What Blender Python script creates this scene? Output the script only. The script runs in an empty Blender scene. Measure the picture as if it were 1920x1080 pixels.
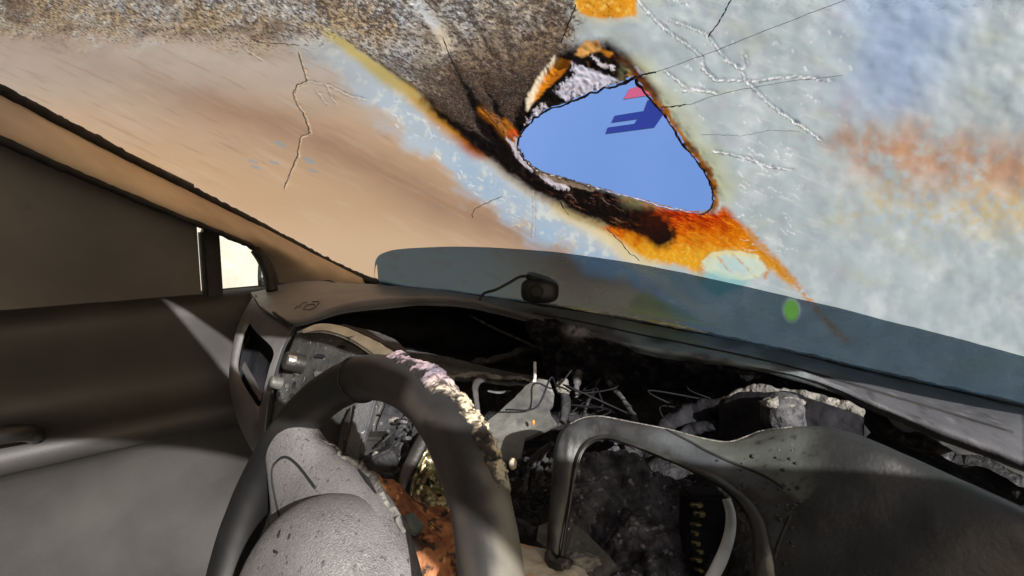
import bpy, bmesh, math, random
import numpy as np
from mathutils import Vector, Matrix
from mathutils.bvhtree import BVHTree
S = bpy.context.scene
COL = S.collection
random.seed(7)
# ------------------------------------------------------------------ camera
F = 1126.0
PSI, PIT = math.radians(48), math.radians(-7.5)
f0 = np.array([-math.sin(PSI), math.cos(PSI), 0.0])
RT = np.array([math.cos(PSI), math.sin(PSI), 0.0])
ZZ = np.array([0, 0, 1.0])
FW = f0 * math.cos(PIT) + ZZ * math.sin(PIT)
UP = np.cross(RT, FW)
cam = bpy.data.cameras.new('camera'); camo = bpy.data.objects.new('camera', cam); COL.objects.link(camo)
camo.matrix_world = Matrix(((RT[0], UP[0], -FW[0], 0), (RT[1], UP[1], -FW[1], 0), (RT[2], UP[2], -FW[2], 0), (0, 0, 0, 1)))
cam.sensor_width = 36; cam.lens = 36 * F / 1920; cam.clip_start = 0.01; cam.clip_end = 3000
S.camera = camo
# ------------------------------------------------------------------ light
SUN = np.array([0.86, -0.25, 0.40]); SUN /= np.linalg.norm(SUN)
el = math.asin(SUN[2]); az = math.atan2(SUN[0], SUN[1])
w = bpy.data.worlds.new("World"); S.world = w; w.use_nodes = True
nt = w.node_tree; bg = nt.nodes['Background']; sky = nt.nodes.new('ShaderNodeTexSky')
sky.sky_type = 'NISHITA'; sky.sun_disc = False; sky.sun_elevation = el; sky.sun_rotation = az
sky.dust_density = 4.0; sky.ozone_density = .6; sky.air_density = 1.0
nt.links.new(sky.outputs[0], bg.inputs[0]); bg.inputs[1].default_value = 0.055
sl = bpy.data.lights.new('sun', 'SUN'); sl.energy = 5.0; sl.angle = math.radians(0.5); sl.color = (1, .96, .91)
so = bpy.data.objects.new('sun', sl); COL.objects.link(so)
so.rotation_euler = Vector(SUN).to_track_quat('Z', 'Y').to_euler(); so.location = (6, -2, 5)
S.view_settings.view_transform = 'Standard'; S.view_settings.look = 'None'
S.view_settings.exposure = 1.3; S.view_settings.gamma = 1
S.cycles.max_bounces = 8; S.cycles.transparent_max_bounces = 12

# ------------------------------------------------------------------ helpers: rays, noise, colour
def ray(px, py): return FW + RT * (px - 960) / F + UP * (540 - py) / F
def W(px, py, d): return ray(px, py) * d
def onp(px, py, p0, n):
    D = ray(px, py); return D * (np.dot(p0, n) / np.dot(D, n))
def pix(P):
    d = np.maximum(P @ FW, .04); return 960 + F * (P @ RT) / d, 540 - F * (P @ UP) / d
def lin(r, g, b, k=1.0):
    c = np.array([r, g, b]) / 255.0
    return np.where(c <= .04045, c / 12.92, ((c + .055) / 1.055) ** 2.4) * k
def _h(ix, iy, iz, s):
    n = (ix * 374761393 + iy * 668265263 + iz * 1274126177 + s * 974711) & 0xffffffff
    n = ((n ^ (n >> 13)) * 1274126177) & 0xffffffff
    n = ((n ^ (n >> 16)) * 2246822519) & 0xffffffff
    return ((n ^ (n >> 15)) & 0xffff) / 65535.0
def vn(x, y, z, s=0):
    ix, iy, iz = (np.floor(a).astype(np.int64) for a in (x, y, z))
    fx, fy, fz = x - ix, y - iy, z - iz
    fx, fy, fz = (a * a * a * (a * (a * 6 - 15) + 10) for a in (fx, fy, fz))
    def L(dz):
        a = _h(ix, iy, iz + dz, s) * (1 - fx) + _h(ix + 1, iy, iz + dz, s) * fx
        b = _h(ix, iy + 1, iz + dz, s) * (1 - fx) + _h(ix + 1, iy + 1, iz + dz, s) * fx
        return a * (1 - fy) + b * fy
    return (L(0) * (1 - fz) + L(1) * fz) * 2 - 1
def vn2(x, y, s=0):
    ix = np.floor(x).astype(np.int32); iy = np.floor(y).astype(np.int32); fx = (x - ix).astype(np.float32); fy = (y - iy).astype(np.float32)
    ux = fx * fx * fx * (fx * (fx * 6 - 15) + 10); uy = fy * fy * fy * (fy * (fy * 6 - 15) + 10)
    x0, y0 = int(ix.min()), int(iy.min()); w_, h_ = int(ix.max()) - x0 + 2, int(iy.max()) - y0 + 2
    if w_ * h_ > 4000000: return vn(np.asarray(x, float), np.asarray(y, float), np.zeros_like(x), s)
    ang_ = np.random.default_rng(abs(int(s)) * 7919 + 13).random((h_, w_)).astype(np.float32) * 6.2831853; gx = np.cos(ang_).ravel(); gy = np.sin(ang_).ravel(); k = (iy - y0) * w_ + (ix - x0)
    d = lambda o, a, b: gx[k + o] * a + gy[k + o] * b
    a = d(0, fx, fy); a = a + (d(1, fx - 1, fy) - a) * ux; b = d(w_, fx, fy - 1); b = b + (d(w_ + 1, fx - 1, fy - 1) - b) * ux
    return (a + (b - a) * uy) * 1.55
def fbm(x, y, z=None, o=4, s=0, g=.5):
    if z is None:
        x = np.asarray(x, float); y = np.asarray(y, float); t = 0; a = 1.0; n = 0
        for k in range(o):
            t = t + a * vn2(x, y, s + k); n += a; a *= g; x, y = x * 1.64 + y * 1.18 + 11.3, y * 1.64 - x * 1.18 + 5.7
        return np.asarray(t, float) / n * 1.15
    x = np.asarray(x, float); y = np.asarray(y, float); z = np.zeros_like(x) if z is None else np.asarray(z, float)
    t = np.zeros_like(x); a = 1.0; n = 0
    for k in range(o):
        t += a * vn(x, y, z, s + k); n += a; a *= g; x = x * 2.03 + 11.3; y = y * 2.03 + 5.7; z = z * 2.03 + 3.1
    return t / n
def sm(a, b, x):
    t = np.clip((x - a) / (b - a), 0, 1); return t * t * (3 - 2 * t)
def dseg(px, py, a, b):
    ax, ay = a; bx, by = b; dx, dy = bx - ax, by - ay
    t = np.clip(((px - ax) * dx + (py - ay) * dy) / (dx * dx + dy * dy + 1e-9), 0, 1)
    return np.hypot(px - ax - t * dx, py - ay - t * dy), t
def dline(px, py, pts):
    best = np.full(px.shape, 1e9); par = np.zeros(px.shape)
    n = len(pts) - 1
    for i in range(n):
        d, t = dseg(px, py, pts[i], pts[i + 1])
        m = d < best; best = np.where(m, d, best); par = np.where(m, (i + t) / n, par)
    return best, par
def sdp(px, py, poly):
    d, _ = dline(px, py, list(poly) + [poly[0]])
    ins = np.zeros(px.shape, bool); n = len(poly); j = n - 1
    for i in range(n):
        xi, yi = poly[i]; xj, yj = poly[j]
        c = ((yi > py) != (yj > py)) & (px < (xj - xi) * (py - yi) / ((yj - yi) + 1e-12) + xi)
        ins ^= c; j = i
    return np.where(ins, -d, d)
# ------------------------------------------------------------------ helpers: objects
WL = {}
def tag(o, label=None, cat=None, group=None, kind=None):
    for k, v in (('label', label), ('category', cat), ('group', group), ('kind', kind)):
        if v: o[k] = v
    return o
def thing(name, loc, label, cat, group=None):
    o = bpy.data.objects.new(name, None); COL.objects.link(o); o.location = loc; o.empty_display_size = .05
    WL[o.name] = np.array(loc, float); return tag(o, label, cat, group)
def mk(name, V, Fc, mat, parent=None, smooth=True, label=None, kind=None):
    V = np.asarray(V, float); c = V.mean(0)
    me = bpy.data.meshes.new(name); me.from_pydata((V - c).tolist(), [], [list(map(int, f)) for f in Fc]); me.update()
    if smooth: me.polygons.foreach_set('use_smooth', [True] * len(me.polygons))
    me.materials.append(mat)
    o = bpy.data.objects.new(name, me); COL.objects.link(o)
    WL[o.name] = c
    if parent is not None:
        o.parent = parent; o.location = c - WL[parent.name]
    else: o.location = c
    if label: o['label'] = label
    if kind: o['kind'] = kind
    return o
def crv(pts, n, smooth=True):
    P = np.asarray(pts, float)
    if smooth and len(P) > 2:
        Q = np.vstack([2 * P[0] - P[1], P, 2 * P[-1] - P[-2]]); out = []
        for i in range(len(P) - 1):
            p0, p1, p2, p3 = Q[i:i + 4]
            for t in np.linspace(0, 1, 12, endpoint=False):
                out.append(.5 * (2 * p1 + (p2 - p0) * t + (2 * p0 - 5 * p1 + 4 * p2 - p3) * t * t + (3 * p1 - p0 - 3 * p2 + p3) * t ** 3))
        out.append(P[-1]); P = np.array(out)
    L = np.r_[0, np.cumsum(np.linalg.norm(np.diff(P, axis=0), axis=1))]
    s = np.linspace(0, L[-1], n)
    return np.stack([np.interp(s, L, P[:, k]) for k in range(P.shape[1])], 1)
def PX(lst): return [W(*p) for p in lst]
def gridf(nr, nc, closed=False):
    f = []
    for i in range(nr - 1):
        for j in range(nc if closed else nc - 1):
            k = (j + 1) % nc; f.append((i * nc + j, i * nc + k, (i + 1) * nc + k, (i + 1) * nc + j))
    return f
def normals(G):
    a = np.gradient(G, axis=0); b = np.gradient(G, axis=1); n = np.cross(a, b)
    return n / (np.linalg.norm(n, axis=2, keepdims=True) + 1e-12)
def loft(name, rails, nu, nv, mat, parent=None, smooth=True, amp=0, freq=20, seed=0, thick=0.004, curve=True, label=None, kind=None, o=4, ridged=False):
    R = np.array([crv(r, nu, curve) for r in rails])                 # rails x nu x 3
    G = np.array([crv(R[:, j], nv, curve and len(rails) > 2) for j in range(nu)]).transpose(1, 0, 2)
    if amp:
        N = normals(G); q = G * freq; n = fbm(q[..., 0], q[..., 1], q[..., 2], o, seed)
        if ridged: n = 1 - 2 * np.abs(n)
        G = G + N * (n * amp)[..., None]
    N = normals(G)
    side = np.sign((N * -G).sum()) or 1
    B = G - N * side * thick
    nvv, nuu = G.shape[:2]; base = nvv * nuu
    V = np.vstack([G.reshape(-1, 3), B.reshape(-1, 3)])
    f1 = gridf(nvv, nuu); fc = [t if side > 0 else t[::-1] for t in f1] + [tuple(base + k for k in (t[::-1] if side > 0 else t)) for t in f1]
    ring = [j for j in range(nuu)] + [i * nuu + nuu - 1 for i in range(1, nvv)] + [(nvv - 1) * nuu + j for j in range(nuu - 2, -1, -1)] + [i * nuu for i in range(nvv - 2, 0, -1)]
    for a, b in zip(ring, ring[1:] + ring[:1]): fc.append((a, b, base + b, base + a))
    return mk(name, V, fc, mat, parent, smooth, label, kind)
def rings(name, loops, n, mat, parent=None, cap=True, smooth=True, curve=True, label=None, amp=0, freq=30, seed=0):
    A = []
    for lp in loops:
        P = list(lp) + [lp[0]]; A.append(crv(P, n + 1, curve)[:-1])
    G = np.array(A)
    V = G.reshape(-1, 3)
    if amp: V = V + fbm(V[:, 0] * freq, V[:, 1] * freq, V[:, 2] * freq, 3, seed)[:, None] * amp
    fc = gridf(len(loops), n, True)
    if cap: fc.append(tuple((len(loops) - 1) * n + j for j in range(n)))
    return mk(name, V, fc, mat, parent, smooth, label)
def tube(name, pts, rad, mat, parent=None, seg=8, n=None, jit=0, seed=0, label=None, kind=None, flat=1.0, smooth=True, curve=True):
    n = n or max(6, len(pts) * 6)
    P = crv(pts, n, curve); rr = np.interp(np.linspace(0, 1, n), np.linspace(0, 1, np.size(rad)), np.atleast_1d(rad))
    T = np.gradient(P, axis=0); T /= np.linalg.norm(T, axis=1, keepdims=True) + 1e-12
    V = []; u = np.cross(T[0], [.3, .2, .9]); u /= np.linalg.norm(u)
    for i in range(n):
        u = u - T[i] * np.dot(u, T[i]); u /= np.linalg.norm(u); v = np.cross(T[i], u)
        for k in range(seg):
            a = 2 * math.pi * k / seg; V.append(P[i] + rr[i] * (math.cos(a) * u + flat * math.sin(a) * v))
    V = np.array(V)
    if jit:
        V = V + np.stack([fbm(V[:, 0] * 90, V[:, 1] * 90, V[:, 2] * 90, 3, seed + k) for k in range(3)], 1) * jit
    fc = gridf(n, seg, True) + [tuple(range(seg))[::-1], tuple((n - 1) * seg + k for k in range(seg))]
    return mk(name, V, fc, mat, parent, smooth, label, kind)
def ico(sub):
    bm = bmesh.new(); bmesh.ops.create_icosphere(bm, subdivisions=sub, radius=1)
    V = np.array([v.co[:] for v in bm.verts]); fc = [[v.index for v in f.verts] for f in bm.faces]; bm.free(); return V, fc
ICO = {k: ico(k) for k in (1, 2, 3, 4, 5)}
def blobv(c, rad, sub=4, amp=.2, freq=2.5, seed=0, sq=1.0, axes=None):
    V, fc = ICO[sub]; V = V.copy()
    if sq != 1: V = np.sign(V) * np.abs(V) ** sq
    n = fbm(V[:, 0] * freq + seed * 3.1, V[:, 1] * freq, V[:, 2] * freq, 4, seed)
    V = V * (1 + amp * n)[:, None] * np.array(rad)
    if axes is not None: V = V @ np.array(axes)
    return V + np.array(c), fc
def blob(name, c, rad, mat, parent=None, label=None, kind=None, **k):
    V, fc = blobv(c, rad, **k); return mk(name, V, fc, mat, parent, True, label, kind)
CAMAX = [RT, UP, -FW]
def plate(name, poly, anchors, thick, mat, parent=None, bevel=.0015, amp=0, seed=0, label=None, smooth=False, freq=25):
    a, b, c = (W(*q) for q in anchors); n = np.cross(b - a, c - a); n /= np.linalg.norm(n)
    if n @ a > 0: n = -n
    P = [onp(x, y, a, n) for x, y in poly]
    bm = bmesh.new(); vs = [bm.verts.new(p) for p in P]; fc = bm.faces.new(vs)
    if fc.normal.dot(Vector(n)) < 0: fc.normal_flip()
    g = bmesh.ops.extrude_face_region(bm, geom=[fc]); nv = [e for e in g['geom'] if isinstance(e, bmesh.types.BMVert)]
    for v in nv: v.co -= Vector(n) * thick
    bmesh.ops.recalc_face_normals(bm, faces=bm.faces)
    if amp:
        bmesh.ops.triangulate(bm, faces=bm.faces); bmesh.ops.subdivide_edges(bm, edges=bm.edges, cuts=5, use_grid_fill=True)
        for v in bm.verts:
            q = np.array(v.co) * freq; v.co += Vector(n) * float(fbm(q[:1], q[1:2], q[2:3], 3, seed)[0]) * amp
    elif bevel: bmesh.ops.bevel(bm, geom=list(bm.edges), offset=bevel, segments=2, affect='EDGES', clamp_overlap=True)
    V = [v.co[:] for v in bm.verts]; bm.verts.index_update(); fcs = [[v.index for v in f.verts] for f in bm.faces]; bm.free()
    return mk(name, V, fcs, mat, parent, smooth, label)
def boxv(c, dim, ax=None):
    ax = np.eye(3) if ax is None else np.array(ax)
    V = np.array([[x, y, z] for x in (-.5, .5) for y in (-.5, .5) for z in (-.5, .5)]) * np.array(dim) @ ax + np.array(c)
    return V, [(0, 1, 3, 2), (4, 6, 7, 5), (0, 4, 5, 1), (2, 3, 7, 6), (0, 2, 6, 4), (1, 5, 7, 3)]
def box(name, c, dim, mat, parent=None, bevel=.003, ax=None, label=None, kind=None):
    V, fc = boxv(c, dim, ax); bm = bmesh.new(); vs = [bm.verts.new(v) for v in V]
    for t in fc: bm.faces.new([vs[i] for i in t])
    bmesh.ops.recalc_face_normals(bm, faces=bm.faces)
    if bevel: bmesh.ops.bevel(bm, geom=list(bm.edges), offset=bevel, segments=3, affect='EDGES', clamp_overlap=True)
    bm.verts.index_update(); V = [v.co[:] for v in bm.verts]; fcs = [[v.index for v in f.verts] for f in bm.faces]; bm.free()
    return mk(name, V, fcs, mat, parent, False, label, kind)
def bvh(o):
    off = np.array(WL[o.name]); me = o.data
    return BVHTree.FromPolygons([Vector(np.array(v.co[:]) + off) for v in me.vertices], [list(p.vertices) for p in me.polygons])
def hit(t, px, py, lift=.0):
    d = ray(px, py); l = np.linalg.norm(d); h = t.ray_cast(Vector((0, 0, 0)), Vector(d / l))
    if h[0] is None: return None
    return np.array(h[0]) - d / l * lift

# ------------------------------------------------------------------ materials
def nodes(m): m.use_nodes = True; return m.node_tree.nodes, m.node_tree.links
def mat(name, a, b, rough=.6, scale=30, bump=.3, bscale=200, speck=None, spec=.4, detail=6, metal=0, contrast=(.35, .65), bdist=.001, sheen=None, coat=0):
    m = bpy.data.materials.new(name); N, L = nodes(m); p = N['Principled BSDF']
    tc = N.new('ShaderNodeTexCoord'); nz = N.new('ShaderNodeTexNoise'); nz.inputs['Scale'].default_value = scale; nz.inputs['Detail'].default_value = detail
    L.new(tc.outputs['Object'], nz.inputs['Vector'])
    r = N.new('ShaderNodeValToRGB'); r.color_ramp.elements[0].position = contrast[0]; r.color_ramp.elements[1].position = contrast[1]
    r.color_ramp.elements[0].color = (*a, 1); r.color_ramp.elements[1].color = (*b, 1); L.new(nz.outputs['Fac'], r.inputs[0])
    out = r.outputs[0]
    for sp in (speck or []):
        c, sc, lo, hi = sp
        n2 = N.new('ShaderNodeTexNoise'); n2.inputs['Scale'].default_value = sc; n2.inputs['Detail'].default_value = 4; L.new(tc.outputs['Object'], n2.inputs['Vector'])
        mr = N.new('ShaderNodeMapRange'); mr.inputs[1].default_value = lo; mr.inputs[2].default_value = hi; L.new(n2.outputs['Fac'], mr.inputs[0])
        mx = N.new('ShaderNodeMix'); mx.data_type = 'RGBA'; L.new(mr.outputs[0], mx.inputs[0]); L.new(out, mx.inputs[6]); mx.inputs[7].default_value = (*c, 1); out = mx.outputs[2]
    L.new(out, p.inputs['Base Color'])
    p.inputs['Specular IOR Level'].default_value = spec; p.inputs['Metallic'].default_value = metal
    rr = N.new('ShaderNodeMapRange'); rr.inputs[3].default_value = max(.05, rough - .15); rr.inputs[4].default_value = min(1, rough + .15); L.new(nz.outputs['Fac'], rr.inputs[0]); L.new(rr.outputs[0], p.inputs['Roughness'])
    if coat: p.inputs['Coat Weight'].default_value = coat
    if bump:
        n3 = N.new('ShaderNodeTexNoise'); n3.inputs['Scale'].default_value = bscale; n3.inputs['Detail'].default_value = 5; L.new(tc.outputs['Object'], n3.inputs['Vector'])
        bp = N.new('ShaderNodeBump'); bp.inputs['Strength'].default_value = bump; bp.inputs['Distance'].default_value = bdist; L.new(n3.outputs['Fac'], bp.inputs['Height']); L.new(bp.outputs[0], p.inputs['Normal'])
    return m
def attr_mat(name, rough=.7, bump=.5, bscale=300, spec=.3, bdist=.001):
    m = bpy.data.materials.new(name); N, L = nodes(m); p = N['Principled BSDF']
    at = N.new('ShaderNodeAttribute'); at.attribute_name = 'stain_and_light'; L.new(at.outputs['Color'], p.inputs['Base Color'])
    p.inputs['Roughness'].default_value = rough; p.inputs['Specular IOR Level'].default_value = spec
    tc = N.new('ShaderNodeTexCoord'); n3 = N.new('ShaderNodeTexNoise'); n3.inputs['Scale'].default_value = bscale; n3.inputs['Detail'].default_value = 5; L.new(tc.outputs['Object'], n3.inputs['Vector'])
    bp = N.new('ShaderNodeBump'); bp.inputs['Strength'].default_value = bump; bp.inputs['Distance'].default_value = bdist; L.new(n3.outputs['Fac'], bp.inputs['Height']); L.new(bp.outputs[0], p.inputs['Normal'])
    return m
def glow_through(m, fac):
    N, L = nodes(m); p = N['Principled BSDF']; tl = N.new('ShaderNodeBsdfTranslucent'); ms = N.new('ShaderNodeMixShader'); ms.inputs[0].default_value = fac
    L.new(p.inputs['Base Color'].links[0].from_socket, tl.inputs['Color']); L.new(p.outputs[0], ms.inputs[1]); L.new(tl.outputs[0], ms.inputs[2]); L.new(ms.outputs[0], N['Material Output'].inputs['Surface']); return m
def paint(o, C):
    a = o.data.color_attributes.new('stain_and_light', 'FLOAT_COLOR', 'POINT')  # vertex colours hold stains and, in places, painted light
    a.data.foreach_set('color', np.c_[C, np.ones(len(C))].astype(np.float32).ravel())
M = {}
M['char'] = mat('char', (0.0042, 0.0042, 0.0056), (0.0245, 0.0238, 0.0266), .75, 25, 1, 120, [((.09, .09, .10), 70, .62, .75)], .3, bdist=.004)
M['deep'] = mat('deep_soot', (.004, .004, .005), (.014, .014, .017), .9, 20, .8, 90, None, .1, bdist=.003)
M['ash'] = mat('ash', (.008, .008, .011), (.07, .072, .085), .9, 45, 1, 160, [((.22, .22, .25), 110, .6, .74)], .15, bdist=.006)
M['pad'] = mat('dash_pad', (.075, .066, .058), (.12, .105, .092), .55, 14, .35, 700, [((.03, .03, .03), 30, .62, .8)], .45)
M['padsoot'] = mat('sooty_dash_pad', (0.0180, 0.0180, 0.0198), (0.0600, 0.0588, 0.0600), .6, 18, .6, 200, [((.2, .19, .2), 50, .68, .8)], .4, bdist=.002)
M['side'] = mat('dash_side', (0.0358, 0.0338, 0.0358), (0.0651, 0.0612, 0.0612), .55, 16, .35, 600, [((.17, .16, .15), 60, .68, .8)], .45)
M['shoulder'] = mat('dash_shoulder', (.075, .072, .076), (.125, .119, .12), .55, 16, .35, 600, [((.17, .16, .15), 60, .68, .8)], .45)
M['speck'] = mat('speckled_panel', (0.0168, 0.0173, 0.0173), (0.0360, 0.0355, 0.0346), .6, 30, .6, 300, [((.012, .012, .012), 120, .58, .66), ((.25, .24, .22), 150, .66, .74)], .4, bdist=.002)
M['pale'] = mat('pale_plastic', (0.4096, 0.3968, 0.3584), (0.6400, 0.6272, 0.5760), .6, 30, .4, 200, [((.10, .10, .09), 70, .62, .72)], .3)
M['trim'] = mat('pillar_trim', (0.3458, 0.2639, 0.1820), (0.5460, 0.4277, 0.3003), .6, 7, .25, 600, None, .35)
M['rubber'] = mat('black_rubber', (.006, .006, .006), (.018, .018, .018), .6, 60, .6, 200, None, .3, bdist=.002)
M['leather'] = mat('grip_leather', (0.0186, 0.0167, 0.0161), (0.0384, 0.0335, 0.0310), .5, 22, .4, 900, [((.012, .012, .012), 35, .6, .75)], .45)
M['hub'] = mat('hub_plastic', (.092, .087, .088), (.138, .131, .132), .5, 18, 1.0, 950, [((.03, .03, .03), 260, .60, .70), ((.02, .02, .02), 60, .68, .75), ((.17, .165, .168), 620, .5, .72)], .4, bdist=.0011)
M['groove'] = mat('groove_black', (.004, .004, .004), (.008, .008, .008), .8, 20, 0)
M['shard'] = mat('smoked_plate', (0.0420, 0.0432, 0.0408), (0.0900, 0.0900, 0.0828), .5, 18, .5, 150, [((.03, .03, .034), 40, .55, .7)], .4, bdist=.002)
M['bezel'] = mat('bezel', (0.0270, 0.0288, 0.0276), (0.0510, 0.0528, 0.0504), .45, 14, .4, 250, [((.012, .012, .012), 55, .64, .7), ((.02, .02, .02), 120, .66, .7)], .5)
M['bezeldark'] = mat('bezel_dark', (0.0078, 0.0078, 0.0073), (0.0206, 0.0191, 0.0186), .4, 12, .4, 200, [((.08, .05, .03), 30, .66, .8)], .5)
M['rust'] = mat('scorched_rust', (.10, .035, .015), (.40, .17, .07), .7, 30, .8, 140, [((.03, .018, .012), 60, .52, .62), ((.55, .30, .10), 90, .64, .72)], .3, bdist=.003)
M['cream'] = mat('melted_cream', (0.2940, 0.2520, 0.1820), (0.4340, 0.4060, 0.3360), .6, 26, .6, 110, [((.5, .24, .08), 22, .56, .68), ((.10, .09, .07), 70, .64, .72)], .3, bdist=.003)
M['sheet'] = mat('grey_sheet', (0.0315, 0.0331, 0.0357), (0.0630, 0.0640, 0.0672), .6, 30, .6, 300, [((.3, .3, .3), 160, .68, .74)], .4, bdist=.002)
M['metal'] = mat('scorched_metal', (.10, .09, .06), (.42, .37, .18), .35, 60, .8, 90, [((.015, .014, .01), 55, .5, .6)], .5, metal=.8, bdist=.004)
M['white'] = mat('white_pipe', (.55, .53, .5), (.75, .73, .70), .5, 40, .3, 200)
M['hose'] = mat('burnt_hose', (0.0250, 0.0250, 0.0280), (0.0750, 0.0750, 0.0800), .8, 50, 1, 140, [((.015, .015, .017), 60, .55, .65)], .2, bdist=.004)
M['foam'] = mat('burnt_foam', (0.0780, 0.0741, 0.0702), (0.1794, 0.1716, 0.1560), .8, 40, 1, 160, [((.05, .05, .05), 60, .58, .68)], .2, bdist=.004)
M['blue'] = mat('trailer_blue', lin(104, 146, 222, .68), lin(112, 152, 226, .68), .5, .7, 0, spec=.25)
M['navy'] = mat('navy_letter', lin(20, 52, 165, .55), lin(22, 55, 170, .55), .4, 2, 0, spec=.3)
M['red'] = mat('red_mark', lin(190, 84, 130, .7), lin(196, 88, 136, .7), .4, 2, 0, spec=.3)
M['wall'] = mat('cream_wall', lin(222, 219, 202, .30), lin(232, 229, 214, .33), .8, 3, .3, 60, [(lin(190, 185, 165), 5, .6, .8)], .2, bdist=.004)
M['asphalt'] = mat('asphalt', (.035, .035, .036), (.065, .064, .062), .9, 8, .8, 120, None, .2, bdist=.004)
M['gasket'] = M['rubber']
M['door'] = mat('door_panel', (0.0182, 0.0172, 0.0167), (0.0339, 0.0317, 0.0302), .55, 5, .3, 400, None, .35)
M['doorblue'] = mat('door_blue_trim', (.05, .055, .085), (.10, .105, .15), .5, 12, .3, 200)
M['camera'] = mat('camera_black', (.010, .011, .013), (.024, .024, .027), .5, 60, .3, 300, None, .4)
M['steel'] = mat('bare_steel', (.3, .3, .3), (.6, .58, .54), .35, 80, .5, 120, None, .5, metal=.9)
M['chip'] = mat('dark_chip', (.05, .065, .07), (.10, .12, .125), .45, 60, .3, 200)
# ------------------------------------------------------------------ setting
def sheet(name, V, m, kind='structure'):
    return mk(name, V, [(0, 1, 2, 3)], m, None, False, None, kind)
sheet('ground', [(-1500, -1500, -1.5), (1500, -1500, -1.5), (1500, 1500, -1.5), (-1500, 1500, -1.5)], M['asphalt'])
# --- the blue trailer seen through the burnt hole
TY = 4.0; TP, TN = np.array([0, TY, 0]), np.array([0, -1.0, 0])
tr = thing('truck_trailer', (-3.5, 5.2, -1.5), 'pale blue trailer side with navy letter and red mark, seen through the burnt hole', 'trailer')
box('side_panel', (-4.5, TY + 1.25, .95), (9, 2.5, 3.7), M['blue'], tr, .02)
box('top_rail', (-4.5, TY + 1.25, 2.86), (9.1, 2.6, .12), M['steel'], tr, .02)
box('bottom_rail', (-4.5, TY + 1.25, -.98), (9.1, 2.6, .16), M['steel'], tr, .02)
for x in (-8.2, -7.1):
    for y in (4.45, 6.05):
        V = []; n = 28
        for yy, r_ in ((-.14, .3), (-.14, .46), (-.11, .5), (.11, .5), (.14, .46), (.14, .3)):
            V += [(x + r_ * math.cos(2 * math.pi * k / n), y + yy, -1.0 + r_ * math.sin(2 * math.pi * k / n)) for k in range(n)]
        mk('wheel', V, gridf(6, n, True) + [tuple(range(n))[::-1], tuple(5 * n + k for k in range(n))], M['rubber'], tr)
def decal(name, poly, m, lift):
    a = onp(poly[0][0], poly[0][1], TP, TN)
    P = [onp(x, y, TP, TN) for x, y in poly]; n = len(P)
    V = [p + np.array([0, -.003, 0]) for p in P] + [p + np.array([0, .004, 0]) for p in P]
    fc = [tuple(range(n)), tuple(range(2 * n - 1, n - 1, -1))] + [(i, (i + 1) % n, n + (i + 1) % n, n + i) for i in range(n)]
    mk(name, V, fc, m, tr, False)
decal('letter', [(1215, 188), (1250, 182), (1254, 200), (1227, 239), (1136, 251), (1140, 239), (1190, 232), (1196, 223), (1147, 230), (1153, 217), (1208, 208)], M['navy'], .004)
decal('red_mark', [(1180, 167), (1205, 160), (1240, 153), (1240, 175), (1170, 186)], M['red'], .004)
# --- pale wall beyond the driver's side window
wa = thing('building_wall', (-6, 0, -1.5), 'sunlit cream rendered wall beyond the driver side window', 'wall')
box('render_face', (-6.1, -1.5, 1.0), (.2, 14, 5), M['wall'], wa, .01)
box('plinth', (-6.06, -1.5, -1.38), (.26, 14, .24), M['sheet'], wa, .01)
box('coping', (-6.1, -1.5, 3.54), (.34, 14.1, .08), M['pale'], wa, .01)

# ------------------------------------------------------------------ the windshield
AL = math.radians(27); GP = np.array([0, .75, -.163]); GN = np.array([0, math.sin(AL), math.cos(AL)])
GT = np.array([0, -math.cos(AL), math.sin(AL)])
def G(px, py, lift=0.0): return onp(px, py, GP, GN) - GN * lift
def base_y(px):   # pixel row of the foot of the glass
    return np.interp(px, [-400, 520, 600, 710, 850, 1040, 1250, 1485, 1920], [-60, 425, 470, 527, 541, 567, 604, 652, 752])
HOLE = [(1192, 140), (1203, 160), (1222, 185), (1240, 205), (1262, 235), (1285, 270), (1308, 300), (1325, 325), (1335, 350), (1338, 372), (1332, 390), (1318, 396), (1290, 394), (1250, 385), (1200, 371), (1150, 357), (1100, 343), (1050, 330), (1015, 320), (1000, 312), (985, 295), (974, 275), (973, 262), (980, 245), (1000, 222), (1030, 200), (1060, 192), (1090, 178), (1130, 163), (1165, 152)]
ws = thing('windshield', G(1000, 400), 'milky heat crazed windshield with a large scorched hole', 'windshield')
def nonuni(a, b, s0, s1, n):
    t = np.linspace(0, 1, n); w_ = s0 + (s1 - s0) * t; c = np.r_[0, np.cumsum(w_[:-1])]; return a + (b - a) * c / c[-1]
U = nonuni(-1.62, .07, 2.2, .62, 1250); T = nonuni(-.2, .92, 1.9, .66, 900)
UU, TT = np.meshgrid(U, T); P3 = GP + UU[..., None] * np.array([1., 0, 0]) + TT[..., None] * GT
px, py = pix(P3.reshape(-1, 3))
nr, nc_ = UU.shape; okv = (px > -260) & (px < 2200) & (py > -260) & (py < base_y(px) + 16)
SEL = np.nonzero(okv)[0]; px = px[SEL]; py = py[SEL]
px = np.clip(px, -900, 3500); py = np.clip(py, -1500, 1500)
nA = fbm(px / 60, py / 60, None, 5, 1); nB = fbm(px / 18, py / 18, None, 4, 9); nC = fbm(px / 7, py / 7, None, 3, 21); nL = fbm(px / 220, py / 160, None, 4, 31)
def mixc(c, col, m): return c + (np.asarray(col) - c) * np.clip(m, 0, 1)[:, None]
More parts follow.
